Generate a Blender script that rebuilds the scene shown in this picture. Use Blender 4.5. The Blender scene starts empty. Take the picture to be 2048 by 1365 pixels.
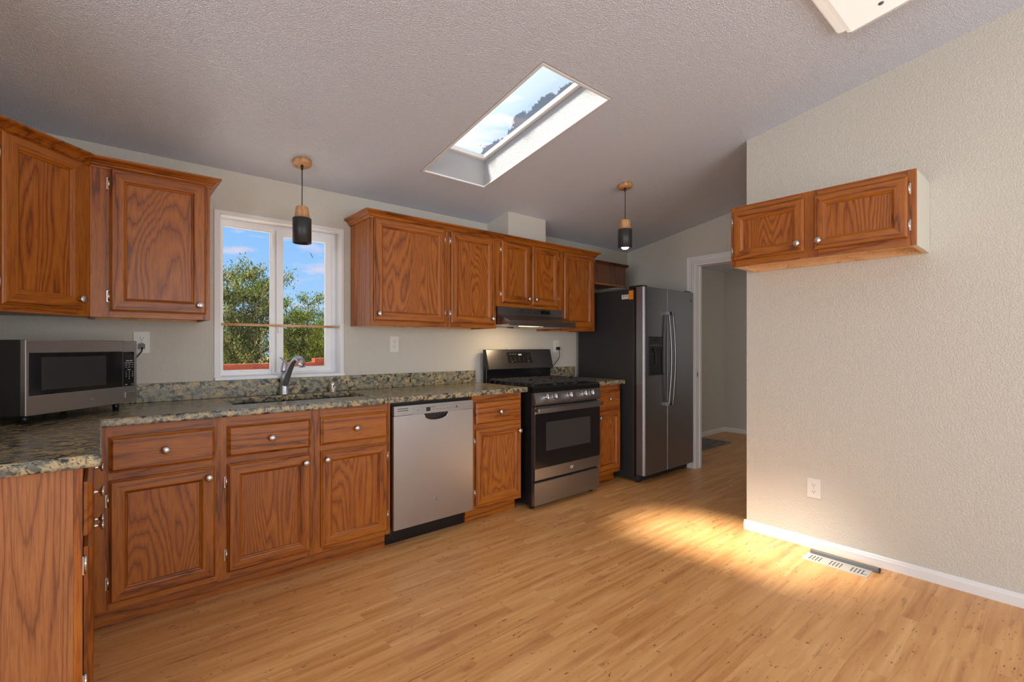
import bpy, bmesh, math, random
from mathutils import Vector, Matrix
random.seed(7)
C = bpy.context.scene.collection
S = bpy.context.scene
PI = math.pi

# ------------------------------------------------------------------ camera
H = 1.22
YAW = math.radians(40.36)
cam_d = bpy.data.cameras.new('camera'); cam = bpy.data.objects.new('camera', cam_d); C.objects.link(cam)
cam.location = (0, 0, H); cam.rotation_euler = (PI/2, 0, -YAW)
cam_d.sensor_width = 36; cam_d.lens = 963.3/2048*36
cam_d.shift_x = 4.8/2048; cam_d.shift_y = 9.0/2048
cam_d.clip_start = 0.05; cam_d.clip_end = 500
S.camera = cam
S.view_settings.view_transform = 'Standard'; S.view_settings.look = 'None'
S.view_settings.gamma = 1; S.view_settings.use_curve_mapping = False
S.view_settings.exposure = 0.06

# ------------------------------------------------------------------ world
W = bpy.data.worlds.new('sky'); S.world = W; W.use_nodes = True
wt = W.node_tree; wt.nodes.clear()
def wn(t, **k):
    n = wt.nodes.new(t)
    for a, b in k.items(): setattr(n, a, b)
    return n
tc = wn('ShaderNodeTexCoord'); sep = wn('ShaderNodeSeparateXYZ'); wt.links.new(tc.outputs['Generated'], sep.inputs[0])
gr = wn('ShaderNodeValToRGB'); wt.links.new(sep.outputs['Z'], gr.inputs[0])
e = gr.color_ramp.elements
e[0].position = 0.0; e[0].color = (.48, .68, .92, 1)
e[1].position = 0.55; e[1].color = (.34, .46, .58, 1)
x = e.new(0.10); x.color = (.34, .60, .95, 1)
x = e.new(0.25); x.color = (.24, .50, .93, 1)
mp = wn('ShaderNodeMapping'); mp.inputs['Scale'].default_value = (11, 11, 40); mp.inputs['Location'].default_value = (3.1, .4, 1.7)
wt.links.new(tc.outputs['Generated'], mp.inputs[0])
nz = wn('ShaderNodeTexNoise'); nz.inputs['Scale'].default_value = 1.0; nz.inputs['Detail'].default_value = 5; wt.links.new(mp.outputs[0], nz.inputs[0])
cr = wn('ShaderNodeValToRGB'); wt.links.new(nz.outputs['Fac'], cr.inputs[0])
cr.color_ramp.elements[0].position = .54; cr.color_ramp.elements[0].color = (0, 0, 0, 1)
cr.color_ramp.elements[1].position = .68; cr.color_ramp.elements[1].color = (.8, .8, .8, 1)
mx = wn('ShaderNodeMix', data_type='RGBA'); wt.links.new(cr.outputs[0], mx.inputs[0]); wt.links.new(gr.outputs[0], mx.inputs[6])
mx.inputs[7].default_value = (.72, .68, .80, 1)
bg = wn('ShaderNodeBackground'); bg.inputs[1].default_value = 1.0
wt.links.new(mx.outputs[2], bg.inputs[0])
wo = wn('ShaderNodeOutputWorld'); wt.links.new(bg.outputs[0], wo.inputs[0])

# ------------------------------------------------------------------ sun and fill lamps
def lamp(name, kind, loc, energy, color=(1, 1, 1), direction=(0, 0, -1), **k):
    d = bpy.data.lights.new(name, kind); d.energy = energy; d.color = color
    for a, b in k.items(): setattr(d, a, b)
    o = bpy.data.objects.new(name, d); C.objects.link(o); o.location = loc
    o.rotation_euler = Vector(direction).to_track_quat('-Z', 'Y').to_euler()
    return o
lamp('sun', 'SUN', (0, 0, 8), 16, (1, .95, .85), (1.12, -.76, -2.45), angle=math.radians(12))
# unseen fill lamps added to brighten the room, as if from windows
lamp('rear_fill', 'AREA', (1.45, -3.05, 1.35), 86, (.85, .925, 1), (-.02, 1, 0.16), shape='RECTANGLE', size=3.4, size_y=1.9)
lamp('side_fill', 'AREA', (-3.05, -.6, 1.35), 125, (.86, .93, 1), (1, 0.1, 0.16), shape='RECTANGLE', size=2.6, size_y=1.7)  # fill lamp added to light the right wall and floor

lamp('hall_fill', 'AREA', (5.7, .36, 1.5), 7, (1, .98, .95), (0, 1, 0), shape='RECTANGLE', size=1.4, size_y=1.4)  # fill lamp added to brighten the dark room beyond the doorway

# ------------------------------------------------------------------ material helpers
class NT:
    def __init__(s, name):
        s.m = bpy.data.materials.new(name); s.m.use_nodes = True; s.t = s.m.node_tree
        s.b = s.t.nodes['Principled BSDF']; s.out = s.t.nodes['Material Output']
    def n(s, t, **k):
        x = s.t.nodes.new(t)
        for a, b in k.items():
            if a in x.inputs: x.inputs[a].default_value = b
            else: setattr(x, a, b)
        return x
    def l(s, a, b): s.t.links.new(a, b)
    def ramp(s, fac, stops, interp='LINEAR'):
        r = s.n('ShaderNodeValToRGB'); r.color_ramp.interpolation = interp
        el = r.color_ramp.elements
        while len(el) > 1: el.remove(el[0])
        el[0].position = stops[0][0]; c = stops[0][1]; el[0].color = (*c, 1) if len(c) == 3 else c
        for p, c in stops[1:]:
            x = el.new(p); x.color = (*c, 1) if len(c) == 3 else c
        s.l(fac, r.inputs[0]); return r.outputs[0]
    def math(s, op, a, b=None, c=None):
        m = s.n('ShaderNodeMath', operation=op)
        for i, v in enumerate((a, b, c)):
            if v is None: continue
            if isinstance(v, (int, float)): m.inputs[i].default_value = v
            else: s.l(v, m.inputs[i])
        return m.outputs[0]
    def mix(s, f, a, b, mode='MIX'):
        m = s.n('ShaderNodeMix', data_type='RGBA', blend_type=mode)
        for i, v in ((0, f), (6, a), (7, b)):
            if isinstance(v, (int, float)): m.inputs[i].default_value = v
            elif isinstance(v, tuple): m.inputs[i].default_value = (*v, 1)
            else: s.l(v, m.inputs[i])
        return m.outputs[2]
    def noise(s, vec, scale, detail=2, rough=.5, dist=0):
        x = s.n('ShaderNodeTexNoise'); x.inputs['Scale'].default_value = scale; x.inputs['Detail'].default_value = detail
        x.inputs['Roughness'].default_value = rough; x.inputs['Distortion'].default_value = dist
        if vec is not None: s.l(vec, x.inputs[0])
        return x.outputs['Fac']
    def mapping(s, vec, scale=(1, 1, 1), loc=(0, 0, 0), rot=(0, 0, 0)):
        x = s.n('ShaderNodeMapping'); x.inputs['Scale'].default_value = scale; x.inputs['Location'].default_value = loc
        x.inputs['Rotation'].default_value = rot; s.l(vec, x.inputs[0]); return x.outputs[0]
    def obj(s, rand=True):
        t = s.n('ShaderNodeTexCoord').outputs['Object']
        if not rand: return t
        oi = s.n('ShaderNodeObjectInfo').outputs['Random']
        v = s.n('ShaderNodeVectorMath', operation='SCALE'); v.inputs[0].default_value = (37, 53, 71); s.l(oi, v.inputs['Scale'])
        a = s.n('ShaderNodeVectorMath', operation='ADD'); s.l(t, a.inputs[0]); s.l(v.outputs[0], a.inputs[1])
        return a.outputs[0]
    def bump(s, h, strength, dist, prev=None):
        b = s.n('ShaderNodeBump'); b.inputs['Strength'].default_value = strength; b.inputs['Distance'].default_value = dist
        s.l(h, b.inputs['Height'])
        if prev is not None: s.l(prev, b.inputs['Normal'])
        s.l(b.outputs[0], s.b.inputs['Normal']); return b.outputs[0]
    def set(s, **k):
        for a, v in k.items():
            i = s.b.inputs[a.replace('_', ' ')]
            if isinstance(v, (int, float)): i.default_value = v
            elif isinstance(v, tuple): i.default_value = (*v, 1) if len(v) == 3 else v
            else: s.l(v, i)
        return s

M = {}
def plain(name, col, rough=.5, metal=0, **k):
    t = NT(name); t.set(Base_Color=col, Roughness=rough, Metallic=metal, **k)
    o = t.obj(); h = t.noise(o, 60, 2)
    r = t.math('MULTIPLY_ADD', h, .08, rough-.04); t.l(r, t.b.inputs['Roughness'])
    M[name] = t.m; return t.m
def srgb(r, g, b):
    f = lambda c: ((c/255+.055)/1.055)**2.4 if c > 10 else c/255/12.92
    return (f(r), f(g), f(b))

def wood(name, axis, light, mid, dark, lines=26, fig=1.0, rough=.37, across=3.2, along=.42):
    """oak: contour lines of a stretched noise (cathedral grain) with fine pores along the grain"""
    t = NT(name); o = t.obj()
    def sc(a, b):
        v = [a, a, a]; v[axis] = b; return tuple(v)
    big = t.noise(t.mapping(o, sc(across, along)), 1.0, 2.2, .42, .25)
    jit = t.noise(t.mapping(o, sc(60, 5)), 1.0, 2, .5)
    ph = t.math('MULTIPLY_ADD', big, lines, t.math('MULTIPLY', jit, .9))
    pp = t.math('PINGPONG', ph, .5)
    g = t.ramp(pp, [(0, dark), (.10, mid), (.40, light), (1, light)])
    broad = t.noise(t.mapping(o, sc(9, .8)), 1.0, 2)
    g2 = t.mix(t.math('MULTIPLY', t.math('SUBTRACT', broad, .35), .75), g, mid)
    pore = t.noise(t.mapping(o, sc(420, 14)), 1.0, 1)
    pf = t.ramp(pore, [(.36, (1, 1, 1)), (.5, (0, 0, 0))])
    g3 = t.mix(t.math('MULTIPLY', pf, .42), g2, dark)
    t.set(Base_Color=t.mix(fig, mid, g3), Roughness=rough)
    t.b.inputs['Specular IOR Level'].default_value = .5
    t.bump(t.math('MULTIPLY', pf, -1), .12, .001)
    M[name] = t.m
L_, M_, D_ = srgb(172, 99, 24), srgb(150, 78, 15), srgb(84, 41, 9)
for ax, s_ in enumerate('xyz'):
    wood('oak_'+s_, ax, L_, M_, D_, lines=9, across=7, along=.35)
wood('oak_panel', 2, L_, M_, srgb(106, 53, 16), lines=40, across=3.4, along=.62)
wood('oak_end', 2, srgb(160, 100, 54), srgb(146, 88, 46), srgb(104, 58, 30), lines=44, across=5.0, along=.20, rough=.45)
wood('walnut_stain', 2, srgb(110, 62, 30), srgb(96, 52, 24), srgb(60, 30, 14), lines=14)
wood('pale_wood', 1, srgb(232, 190, 140), srgb(222, 176, 124), srgb(196, 148, 100), lines=8, rough=.6)
wood('lamp_wood', 2, srgb(214, 166, 116), srgb(200, 150, 100), srgb(170, 118, 74), lines=10, across=14, rough=.5)

def paint(name, col, scale, strength, dist, rough):
    t = NT(name); o = t.obj(False)
    a = t.noise(o, scale, 2.5, .55); b = t.noise(o, scale*.35, 1)
    h = t.ramp(t.math('ADD', t.math('MULTIPLY', a, .88), t.math('MULTIPLY', b, .12)), [(.42, (0, 0, 0)), (.58, (1, 1, 1))])
    t.set(Base_Color=col, Roughness=rough); t.bump(h, strength, dist); M[name] = t.m
paint('wall_paint', srgb(208, 202, 190), 130, .55, .0025, .62)
paint('ceiling_paint', srgb(226, 230, 242), 170, .85, .004, .30)
M['ceiling_paint'].node_tree.nodes['Principled BSDF'].inputs['Specular IOR Level'].default_value = .8
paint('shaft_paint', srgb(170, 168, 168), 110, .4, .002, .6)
plain('trim_white', srgb(232, 230, 228), .4)
plain('vinyl_white', srgb(240, 240, 242), .35)
plain('plate_white', srgb(226, 222, 214), .4)
plain('cream_side', srgb(212, 206, 190), .55)
plain('black_plastic', (.010, .010, .011), .35)
plain('matte_black', (.020, .019, .020), .6)
plain('appliance_black', (.012, .011, .012), .38)
plain('lamp_black', (.03, .031, .034), .42)
plain('enamel_black', (.008, .008, .009), .18)
plain('iron', (.035, .035, .037), .42)
plain('chrome', (.78, .76, .74), .18, 1)
plain('nickel', (.60, .58, .56), .30, 1)
plain('slot_dark', (.02, .018, .016), .6)
plain('print_grey', (.35, .35, .36), .5)
plain('print_dark', (.08, .08, .08), .5)
plain('print_white', (.75, .75, .75), .5)
plain('vent_metal', srgb(206, 200, 192), .38, .3)
plain('bar_grey', srgb(112, 112, 112), .4, .4)
plain('orange_sticker', srgb(236, 140, 20), .5)
plain('white_sticker', srgb(215, 210, 205), .5)
plain('copper', (.28, .18, .14), .35, 1)
plain('clip_plastic', (.6, .6, .62), .3)
def glassy(name, col, rough=.06):
    t = NT(name); t.set(Base_Color=col, Roughness=rough); t.b.inputs['Specular IOR Level'].default_value = .6
    o = t.obj(); r = t.noise(t.mapping(o, (30, 30, 8)), 1, 3); t.l(t.ramp(r, [(.4, (rough,)*3), (.7, (rough+.12,)*3)]), t.b.inputs['Roughness']); M[name] = t.m
glassy('black_glass', (.012, .012, .013))
glassy('oven_window', (.045, .043, .043), .10)
glassy('micro_mesh', (.035, .035, .036), .12)
def steel(name, col, rough, axis=0, amt=.10):
    t = NT(name); o = t.obj(); v = [260, 260, 260]; v[axis] = 3
    h = t.noise(t.mapping(o, tuple(v)), 1, 2); sm = t.noise(o, 9, 4, .6)
    t.set(Base_Color=col, Metallic=1.0)
    t.l(t.math('ADD', t.math('MULTIPLY_ADD', h, amt, rough-amt/2), t.math('MULTIPLY', sm, .08)), t.b.inputs['Roughness'])
    t.bump(h, .04, .0006); M[name] = t.m
steel('steel', (.45, .455, .48), .30)
steel('steel_grey', (.38, .385, .40), .34)
steel('dark_steel', (.33, .32, .325), .27)
steel('dark_steel_v', (.29, .295, .31), .40, 2)
steel('brushed_nickel', (.60, .60, .62), .40, 2)
steel('handle_steel', (.30, .30, .31), .34, 2)
def emit(name, col, s):
    t = NT(name); t.set(Base_Color=(.9, .9, .88), Roughness=.5, Emission_Color=col, Emission_Strength=s); M[name] = t.m
emit('bulb_glow', (1, .95, .86), 9)
emit('hood_glow', (1, .62, .34), 1.6)
emit('fixture_lens', (1, .96, .89), .36)
emit('digits', (.8, .95, 1), .9)

def granite(name='granite', rg=.22, sp_=.7, coat=.06):
    t = NT(name); o = t.obj(False)
    w = t.noise(o, 9, 2); o2 = t.n('ShaderNodeVectorMath', operation='ADD'); t.l(o, o2.inputs[0])
    sv = t.n('ShaderNodeVectorMath', operation='SCALE'); sv.inputs[0].default_value = (.06, .05, .04); t.l(w, sv.inputs['Scale']); t.l(sv.outputs[0], o2.inputs[1])
    v = t.mapping(o2.outputs[0], (1, 1.5, 1.2), rot=(0, 0, .5))
    a = t.noise(v, 36, 5, .62, .5); b = t.noise(v, 15, 3, .5); c = t.noise(o, 140, 2)
    col = t.ramp(a, [(.33, srgb(196, 172, 128)), (.42, srgb(186, 160, 112)), (.50, srgb(150, 138, 106)), (.545, srgb(104, 100, 84)), (.575, srgb(36, 36, 36)), (.66, srgb(22, 22, 24))])
    col2 = t.ramp(b, [(.40, (0, 0, 0)), (.62, (1, 1, 1))])
    col = t.mix(t.math('MULTIPLY', col2, .6), col, srgb(128, 130, 118))
    sp = t.ramp(c, [(.60, (0, 0, 0)), (.66, (1, 1, 1))])
    col = t.mix(t.math('MULTIPLY', sp, .8), col, srgb(30, 28, 28))
    t.set(Base_Color=col, Roughness=rg); t.b.inputs['Specular IOR Level'].default_value = sp_
    t.b.inputs['Coat Weight'].default_value = coat; t.b.inputs['Coat Roughness'].default_value = .12
    M[name] = t.m
granite(); granite('granite_splash', .34, .4, 0)

def floor_mat():
    t = NT('laminate'); o = t.obj(False)
    br = t.n('ShaderNodeTexBrick'); br.offset = .37; br.offset_frequency = 2
    br.inputs['Scale'].default_value = 1; br.inputs['Brick Width'].default_value = .55; br.inputs['Row Height'].default_value = .064
    br.inputs['Mortar Size'].default_value = .0006; br.inputs['Mortar Smooth'].default_value = 1
    br.inputs['Color1'].default_value = (0, 0, 0, 1); br.inputs['Color2'].default_value = (1, 1, 1, 1); br.inputs['Mortar'].default_value = (.3, .3, .3, 1)
    t.l(o, br.inputs[0])
    sepc = t.n('ShaderNodeSeparateColor'); t.l(br.outputs['Color'], sepc.inputs[0]); rnd = sepc.outputs[0]
    off = t.n('ShaderNodeVectorMath', operation='SCALE'); off.inputs[0].default_value = (13, 7, 3); t.l(rnd, off.inputs['Scale'])
    ov = t.n('ShaderNodeVectorMath', operation='ADD'); t.l(o, ov.inputs[0]); t.l(off.outputs[0], ov.inputs[1]); ov = ov.outputs[0]
    st = t.noise(t.mapping(ov, (1.6, 22, 1)), 1, 4, .6, .4)
    base = t.ramp(st, [(.28, srgb(176, 110, 58)), (.42, srgb(208, 144, 84)), (.56, srgb(226, 166, 102)), (.72, srgb(240, 191, 130))])
    tint = t.ramp(rnd, [(0, srgb(210, 152, 96)), (1, srgb(234, 186, 128))])
    base = t.mix(.28, base, tint)
    kn = t.noise(t.mapping(ov, (5, 30, 1)), 1, 3, .6)
    kf = t.ramp(kn, [(.61, (0, 0, 0)), (.70, (1, 1, 1))])
    base = t.mix(t.math('MULTIPLY', kf, .38), base, srgb(140, 78, 36))
    kn2 = t.noise(t.mapping(ov, (26, 75, 1)), 1, 2, .6)
    kf2 = t.ramp(kn2, [(.685, (0, 0, 0)), (.72, (1, 1, 1))])
    base = t.mix(t.math('MULTIPLY', kf2, .85), base, srgb(84, 44, 24))
    # open joint between two boards, and one scuff
    sx = t.n('ShaderNodeSeparateXYZ'); t.l(o, sx.inputs[0])
    def band(v, lo, hi): return t.math('MULTIPLY', t.math('GREATER_THAN', v, lo), t.math('LESS_THAN', v, hi))
    j = t.math('MULTIPLY', band(sx.outputs[1], 1.5665, 1.5690), band(sx.outputs[0], .3, 1.50))
    base = t.mix(t.math('MULTIPLY', j, .85), base, (.03, .015, .008))
    s2 = t.math('MULTIPLY', band(sx.outputs[0], 2.029, 2.037), band(sx.outputs[1], 1.285, 1.365))
    base = t.mix(t.math('MULTIPLY', s2, .8), base, srgb(170, 160, 150))
    t.set(Base_Color=base)
    t.l(t.ramp(st, [(.3, (.30,)*3), (.7, (.40,)*3)]), t.b.inputs['Roughness'])
    t.b.inputs['Specular IOR Level'].default_value = .4
    t.bump(st, .05, .001); M['laminate'] = t.m
floor_mat()

def pane_mat():
    t = NT('window_glass'); g = t.n('ShaderNodeBsdfGlossy'); g.inputs['Roughness'].default_value = .02
    tr = t.n('ShaderNodeBsdfTransparent'); mx = t.n('ShaderNodeMixShader'); fr = t.n('ShaderNodeFresnel'); fr.inputs[0].default_value = 1.45
    o = t.obj(); sm = t.noise(t.mapping(o, (4, 4, 4)), 1, 4); f = t.math('MULTIPLY', fr.outputs[0], t.math('MULTIPLY_ADD', sm, .04, .03))
    t.l(f, mx.inputs[0]); t.l(tr.outputs[0], mx.inputs[1]); t.l(g.outputs[0], mx.inputs[2]); t.l(mx.outputs[0], t.out.inputs[0]); M['window_glass'] = t.m
pane_mat()
def skylight_mat():
    t = NT('skylight_acrylic'); o = t.obj(False)
    tr = t.n('ShaderNodeBsdfTransparent'); tl = t.n('ShaderNodeBsdfTranslucent'); tl.inputs[0].default_value = (.86, .90, .90, 1)
    m1 = t.n('ShaderNodeMixShader'); m1.inputs[0].default_value = .13; t.l(tr.outputs[0], m1.inputs[1]); t.l(tl.outputs[0], m1.inputs[2])
    # dirt and needles that have gathered along the lower edge
    sx = t.n('ShaderNodeSeparateXYZ'); t.l(o, sx.inputs[0])
    n1 = t.math('MULTIPLY_ADD', t.noise(o, 5, 4, .6), 2.2, -.75); n2 = t.noise(o, 60, 2)
    edge = t.math('MULTIPLY_ADD', sx.outputs[0], 10, -20.35)
    v = t.math('ADD', t.math('ADD', edge, n1), t.math('MULTIPLY', n2, .35))
    f = t.ramp(v, [(.42, (0, 0, 0)), (.50, (1, 1, 1))])
    d = t.n('ShaderNodeBsdfDiffuse'); d.inputs[0].default_value = (*srgb(120, 116, 100), 1)
    d2 = t.n('ShaderNodeMixShader'); d2.inputs[0].default_value = .62; t.l(tr.outputs[0], d2.inputs[1]); t.l(d.outputs[0], d2.inputs[2])
    m2 = t.n('ShaderNodeMixShader'); t.l(f, m2.inputs[0]); t.l(m1.outputs[0], m2.inputs[1]); t.l(d2.outputs[0], m2.inputs[2])
    t.l(m2.outputs[0], t.out.inputs[0]); M['skylight_acrylic'] = t.m
skylight_mat()
def leaf_mat(name, c1, c2, c3):
    t = NT(name); g = t.n('ShaderNodeNewGeometry').outputs['Random Per Island']
    col = t.ramp(g, [(0, c1), (.55, c2), (.86, c3), (.93, srgb(176, 140, 84)), (1, srgb(110, 92, 66))])  # needle tones vary at random; the lightest also paints in sunlit tufts
    d = t.n('ShaderNodeBsdfDiffuse'); tl = t.n('ShaderNodeBsdfTranslucent'); t.l(col, d.inputs[0]); t.l(col, tl.inputs[0])
    m = t.n('ShaderNodeMixShader'); m.inputs[0].default_value = .40; t.l(d.outputs[0], m.inputs[1]); t.l(tl.outputs[0], m.inputs[2]); t.l(m.outputs[0], t.out.inputs[0]); M[name] = t.m
leaf_mat('needles_grey', srgb(58, 76, 44), srgb(88, 106, 58), srgb(154, 160, 100))
leaf_mat('needles_green', srgb(48, 72, 32), srgb(84, 110, 44), srgb(154, 164, 74))
leaf_mat('needles_far', srgb(70, 92, 56), srgb(98, 120, 70), srgb(130, 148, 84))
def nm(name, a, b, sc, rough=.8, mp=(1, 1, 1)):
    t = NT(name); n = t.noise(t.mapping(t.obj(), mp), sc, 4, .6); t.set(Base_Color=t.ramp(n, [(.35, a), (.65, b)]), Roughness=rough); t.bump(n, .3, .004); M[name] = t.m
nm('bark', srgb(70, 56, 44), srgb(112, 96, 80), 30, .9, (1, 1, .2))
nm('red_fence', srgb(128, 56, 34), srgb(156, 76, 50), 14, .7, (1, 1, .15))
nm('bounce_deck', srgb(176, 168, 158), srgb(200, 192, 182), 10, .8, (.2, 2, 1))
nm('dry_ground', srgb(150, 130, 98), srgb(184, 164, 128), 3, .95)
nm('rug', srgb(98, 92, 92), srgb(150, 142, 138), 26, .95)
nm('basin_steel', srgb(70, 72, 74), srgb(84, 86, 88), 20, .35)

# ------------------------------------------------------------------ mesh builder
class MB:
    def __init__(s): s.v = []; s.f = []; s.m = []; s.sm = []
    def face(s, idx, mat, smooth=False): s.f.append(tuple(idx)); s.m.append(mat); s.sm.append(smooth)
    def vs(s, pts):
        n = len(s.v); s.v += [tuple(p) for p in pts]; return list(range(n, n+len(pts)))
    def box(s, x0, x1, y0, y1, z0, z1, mat):
        i = s.vs([(x, y, z) for z in (z0, z1) for y in (y0, y1) for x in (x0, x1)])
        for q in ((0, 2, 3, 1), (4, 5, 7, 6), (0, 1, 5, 4), (2, 6, 7, 3), (0, 4, 6, 2), (1, 3, 7, 5)):
            s.face([i[k] for k in q], mat)
        return s
    def prism(s, poly, a, b, mat, axis='z', smooth=False, cap=None):
        """poly in the two other axes (xy for z, yz for x, xz for y)"""
        def P(p, t):
            return (p[0], p[1], t) if axis == 'z' else (t, p[0], p[1]) if axis == 'x' else (p[0], t, p[1])
        n = len(poly); i = s.vs([P(p, a) for p in poly]); j = s.vs([P(p, b) for p in poly])
        for k in range(n): s.face([i[k], i[(k+1) % n], j[(k+1) % n], j[k]], mat, smooth)
        # caps with their own vertices so smooth sides stay clean
        i2 = s.vs([P(p, a) for p in poly]); j2 = s.vs([P(p, b) for p in poly])
        s.face(i2[::-1], cap or mat); s.face(j2, cap or mat); return s
    def lathe(s, prof, mat, c=(0, 0, 0), axis='z', n=24, mats=None):
        """prof: list of (r, t) along the axis"""
        def P(r, t, a):
            u, w = r*math.cos(a), r*math.sin(a)
            q = (u, w, t) if axis == 'z' else (t, u, w) if axis == 'x' else (u, t, w)
            return (q[0]+c[0], q[1]+c[1], q[2]+c[2])
        rings = []
        for r, t in prof:
            if r < 1e-6: rings.append(s.vs([P(0, t, 0)]))
            else: rings.append(s.vs([P(r, t, 2*PI*k/n) for k in range(n)]))
        for q, (A, B) in enumerate(zip(rings, rings[1:])):
            mm = mats[q] if mats else mat
            for k in range(n):
                k2 = (k+1) % n
                if len(A) == 1 and len(B) == 1: continue
                if len(A) == 1: s.face([A[0], B[k], B[k2]], mm, True)
                elif len(B) == 1: s.face([A[k], B[0], A[k2]], mm, True)
                else: s.face([A[k], B[k], B[k2], A[k2]], mm, True)
        return s
    def tube(s, pts, r, mat, n=10, cap=True, flat=1.0):
        pts = [Vector(p) for p in pts]; rs = r if isinstance(r, (list, tuple)) else [r]*len(pts)
        up = Vector((0, 0, 1)); rings = []
        for i, p in enumerate(pts):
            d = (pts[min(i+1, len(pts)-1)]-pts[max(i-1, 0)]).normalized()
            u = d.cross(up) if abs(d.dot(up)) < .98 else d.cross(Vector((0, 1, 0)))
            u.normalize(); w = u.cross(d)
            rings.append(s.vs([p+u*(math.cos(2*PI*k/n)*rs[i])+w*(math.sin(2*PI*k/n)*rs[i]*flat) for k in range(n)]))
        for A, B in zip(rings, rings[1:]):
            for k in range(n): s.face([A[k], A[(k+1) % n], B[(k+1) % n], B[k]], mat, True)
        if cap: s.face(rings[0][::-1], mat, True); s.face(rings[-1], mat, True)
        return s
    def rings(s, rect, seq, mat_v, mat_h, centre, y=0.0):
        """door profile: rect (x0,x1,z0,z1); seq of (inset, y) ; mitred frame then a centre panel"""
        x0, x1, z0, z1 = rect; R = []
        for a, b in seq: R.append(s.vs([(x0+a, y+b, z0+a), (x1-a, y+b, z0+a), (x1-a, y+b, z1-a), (x0+a, y+b, z1-a)]))
        for A, B in zip(R, R[1:]):
            for k in range(4): s.face([A[k], A[(k+1) % 4], B[(k+1) % 4], B[k]], mat_h if k in (0, 2) else mat_v)
        s.face(R[-1], centre)
        b = s.vs([(x0, y, z0), (x1, y, z0), (x1, y, z1), (x0, y, z1)]); s.face(b[::-1], mat_v); return s
    def cells(s, xs, ys, keep, z0, z1, mat, axis='z'):
        """slab made of grid cells; keep(i,j) tells whether a cell is solid"""
        def P(a, b, t):
            return (a, b, t) if axis == 'z' else (t, a, b) if axis == 'x' else (a, t, b)
        idx = {}
        def V(i, j, k):
            if (i, j, k) not in idx: idx[(i, j, k)] = s.vs([P(xs[i], ys[j], (z0, z1)[k])])[0]
            return idx[(i, j, k)]
        nx, ny = len(xs)-1, len(ys)-1
        K = lambda i, j: 0 <= i < nx and 0 <= j < ny and keep(i, j)
        for i in range(nx):
            for j in range(ny):
                if not K(i, j): continue
                s.face([V(i, j, 1), V(i+1, j, 1), V(i+1, j+1, 1), V(i, j+1, 1)], mat)
                s.face([V(i, j, 0), V(i, j+1, 0), V(i+1, j+1, 0), V(i+1, j, 0)], mat)
                for di, dj, a, b in ((-1, 0, (i, j+1), (i, j)), (1, 0, (i+1, j), (i+1, j+1)), (0, -1, (i, j), (i+1, j)), (0, 1, (i+1, j+1), (i, j+1))):
                    if not K(i+di, j+dj): s.face([V(*a, 0), V(*b, 0), V(*b, 1), V(*a, 1)], mat)
        return s
    def shift(s, dx=0, dy=0, dz=0):
        s.v = [(a+dx, b+dy, c+dz) for a, b, c in s.v]; return s
    def build(s, name, parent=None, bevel=0, seg=2, loc=None):
        me = bpy.data.meshes.new(name); me.from_pydata(s.v, [], s.f)
        names = []
        for m in s.m:
            if m not in names: names.append(m)
        for m in names: me.materials.append(M[m])
        me.polygons.foreach_set('material_index', [names.index(m) for m in s.m])
        me.polygons.foreach_set('use_smooth', s.sm)
        bm = bmesh.new(); bm.from_mesh(me); bmesh.ops.recalc_face_normals(bm, faces=bm.faces); bm.to_mesh(me); bm.free()
        me.update()
        o = bpy.data.objects.new(name, me); C.objects.link(o)
        if parent is not None: o.parent = parent
        if loc: o.location = loc
        if bevel:
            b = o.modifiers.new('bevel', 'BEVEL'); b.width = bevel; b.segments = seg; b.limit_method = 'ANGLE'; b.angle_limit = math.radians(35)
        return o

def tag(o, label=None, cat=None, group=None, kind=None):
    if label: o['label'] = label
    if cat: o['category'] = cat
    if group: o['group'] = group
    if kind: o['kind'] = kind
    return o
def thing(name, label, cat, loc=(0, 0, 0), rot=(0, 0, 0), group=None):
    o = bpy.data.objects.new(name, None); C.objects.link(o); o.location = loc; o.rotation_euler = rot
    o.empty_display_size = .1
    return tag(o, label, cat, group)
def struct(mb, name, **k):
    o = mb.build(name, **k); o['kind'] = 'structure'; return o
def text(s, size, mat, loc, rot, parent, name='lettering', extrude=.0004, align='CENTER'):
    cu = bpy.data.curves.new(name, 'FONT'); cu.body = s; cu.size = size; cu.extrude = extrude; cu.align_x = align; cu.align_y = 'CENTER'
    tmp = bpy.data.objects.new('tmp', cu); C.objects.link(tmp)
    dg = bpy.context.evaluated_depsgraph_get(); dg.update()
    me = bpy.data.meshes.new_from_object(tmp.evaluated_get(dg)); bpy.data.objects.remove(tmp)
    me.name = name; me.materials.clear(); me.materials.append(M[mat])
    o = bpy.data.objects.new(name, me); C.objects.link(o); o.parent = parent; o.location = loc; o.rotation_euler = rot
    return o
FRONT = (PI/2, 0, 0)          # lettering that faces local -Y

# ------------------------------------------------------------------ dimensions
YF, YU, YB = 2.647, 2.922, 3.247      # base fronts, wall-cabinet fronts, window wall
XR, XH, XL = 3.274, 4.485, -.65       # right wall, doorway wall, left kitchen wall
ZC0, SL = 2.833, .178                 # ceiling height z = ZC0 - SL*y
ZC = lambda y: ZC0-SL*y
CT, CB = .914, .878                   # countertop top and underside

# ------------------------------------------------------------------ setting
b = MB(); b.box(-3.3, 7.0, -3.3, 3.45, -.05, 0, 'laminate'); struct(b, 'floor')
# ceiling with the skylight opening
SX0, SX1, SY0, SY1 = 1.583, 2.083, 1.622, 2.731
b = MB(); xs = [-3.3, SX0-.012, SX1+.012, 7.0]; ys = [-3.3, SY0-.012, SY1+.012, 3.75]
b.cells(xs, ys, lambda i, j: not (i == 1 and j == 1), 0, .05, 'ceiling_paint')
b.v = [(x, y, ZC(y)+z) for x, y, z in b.v]; struct(b, 'ceiling')
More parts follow.
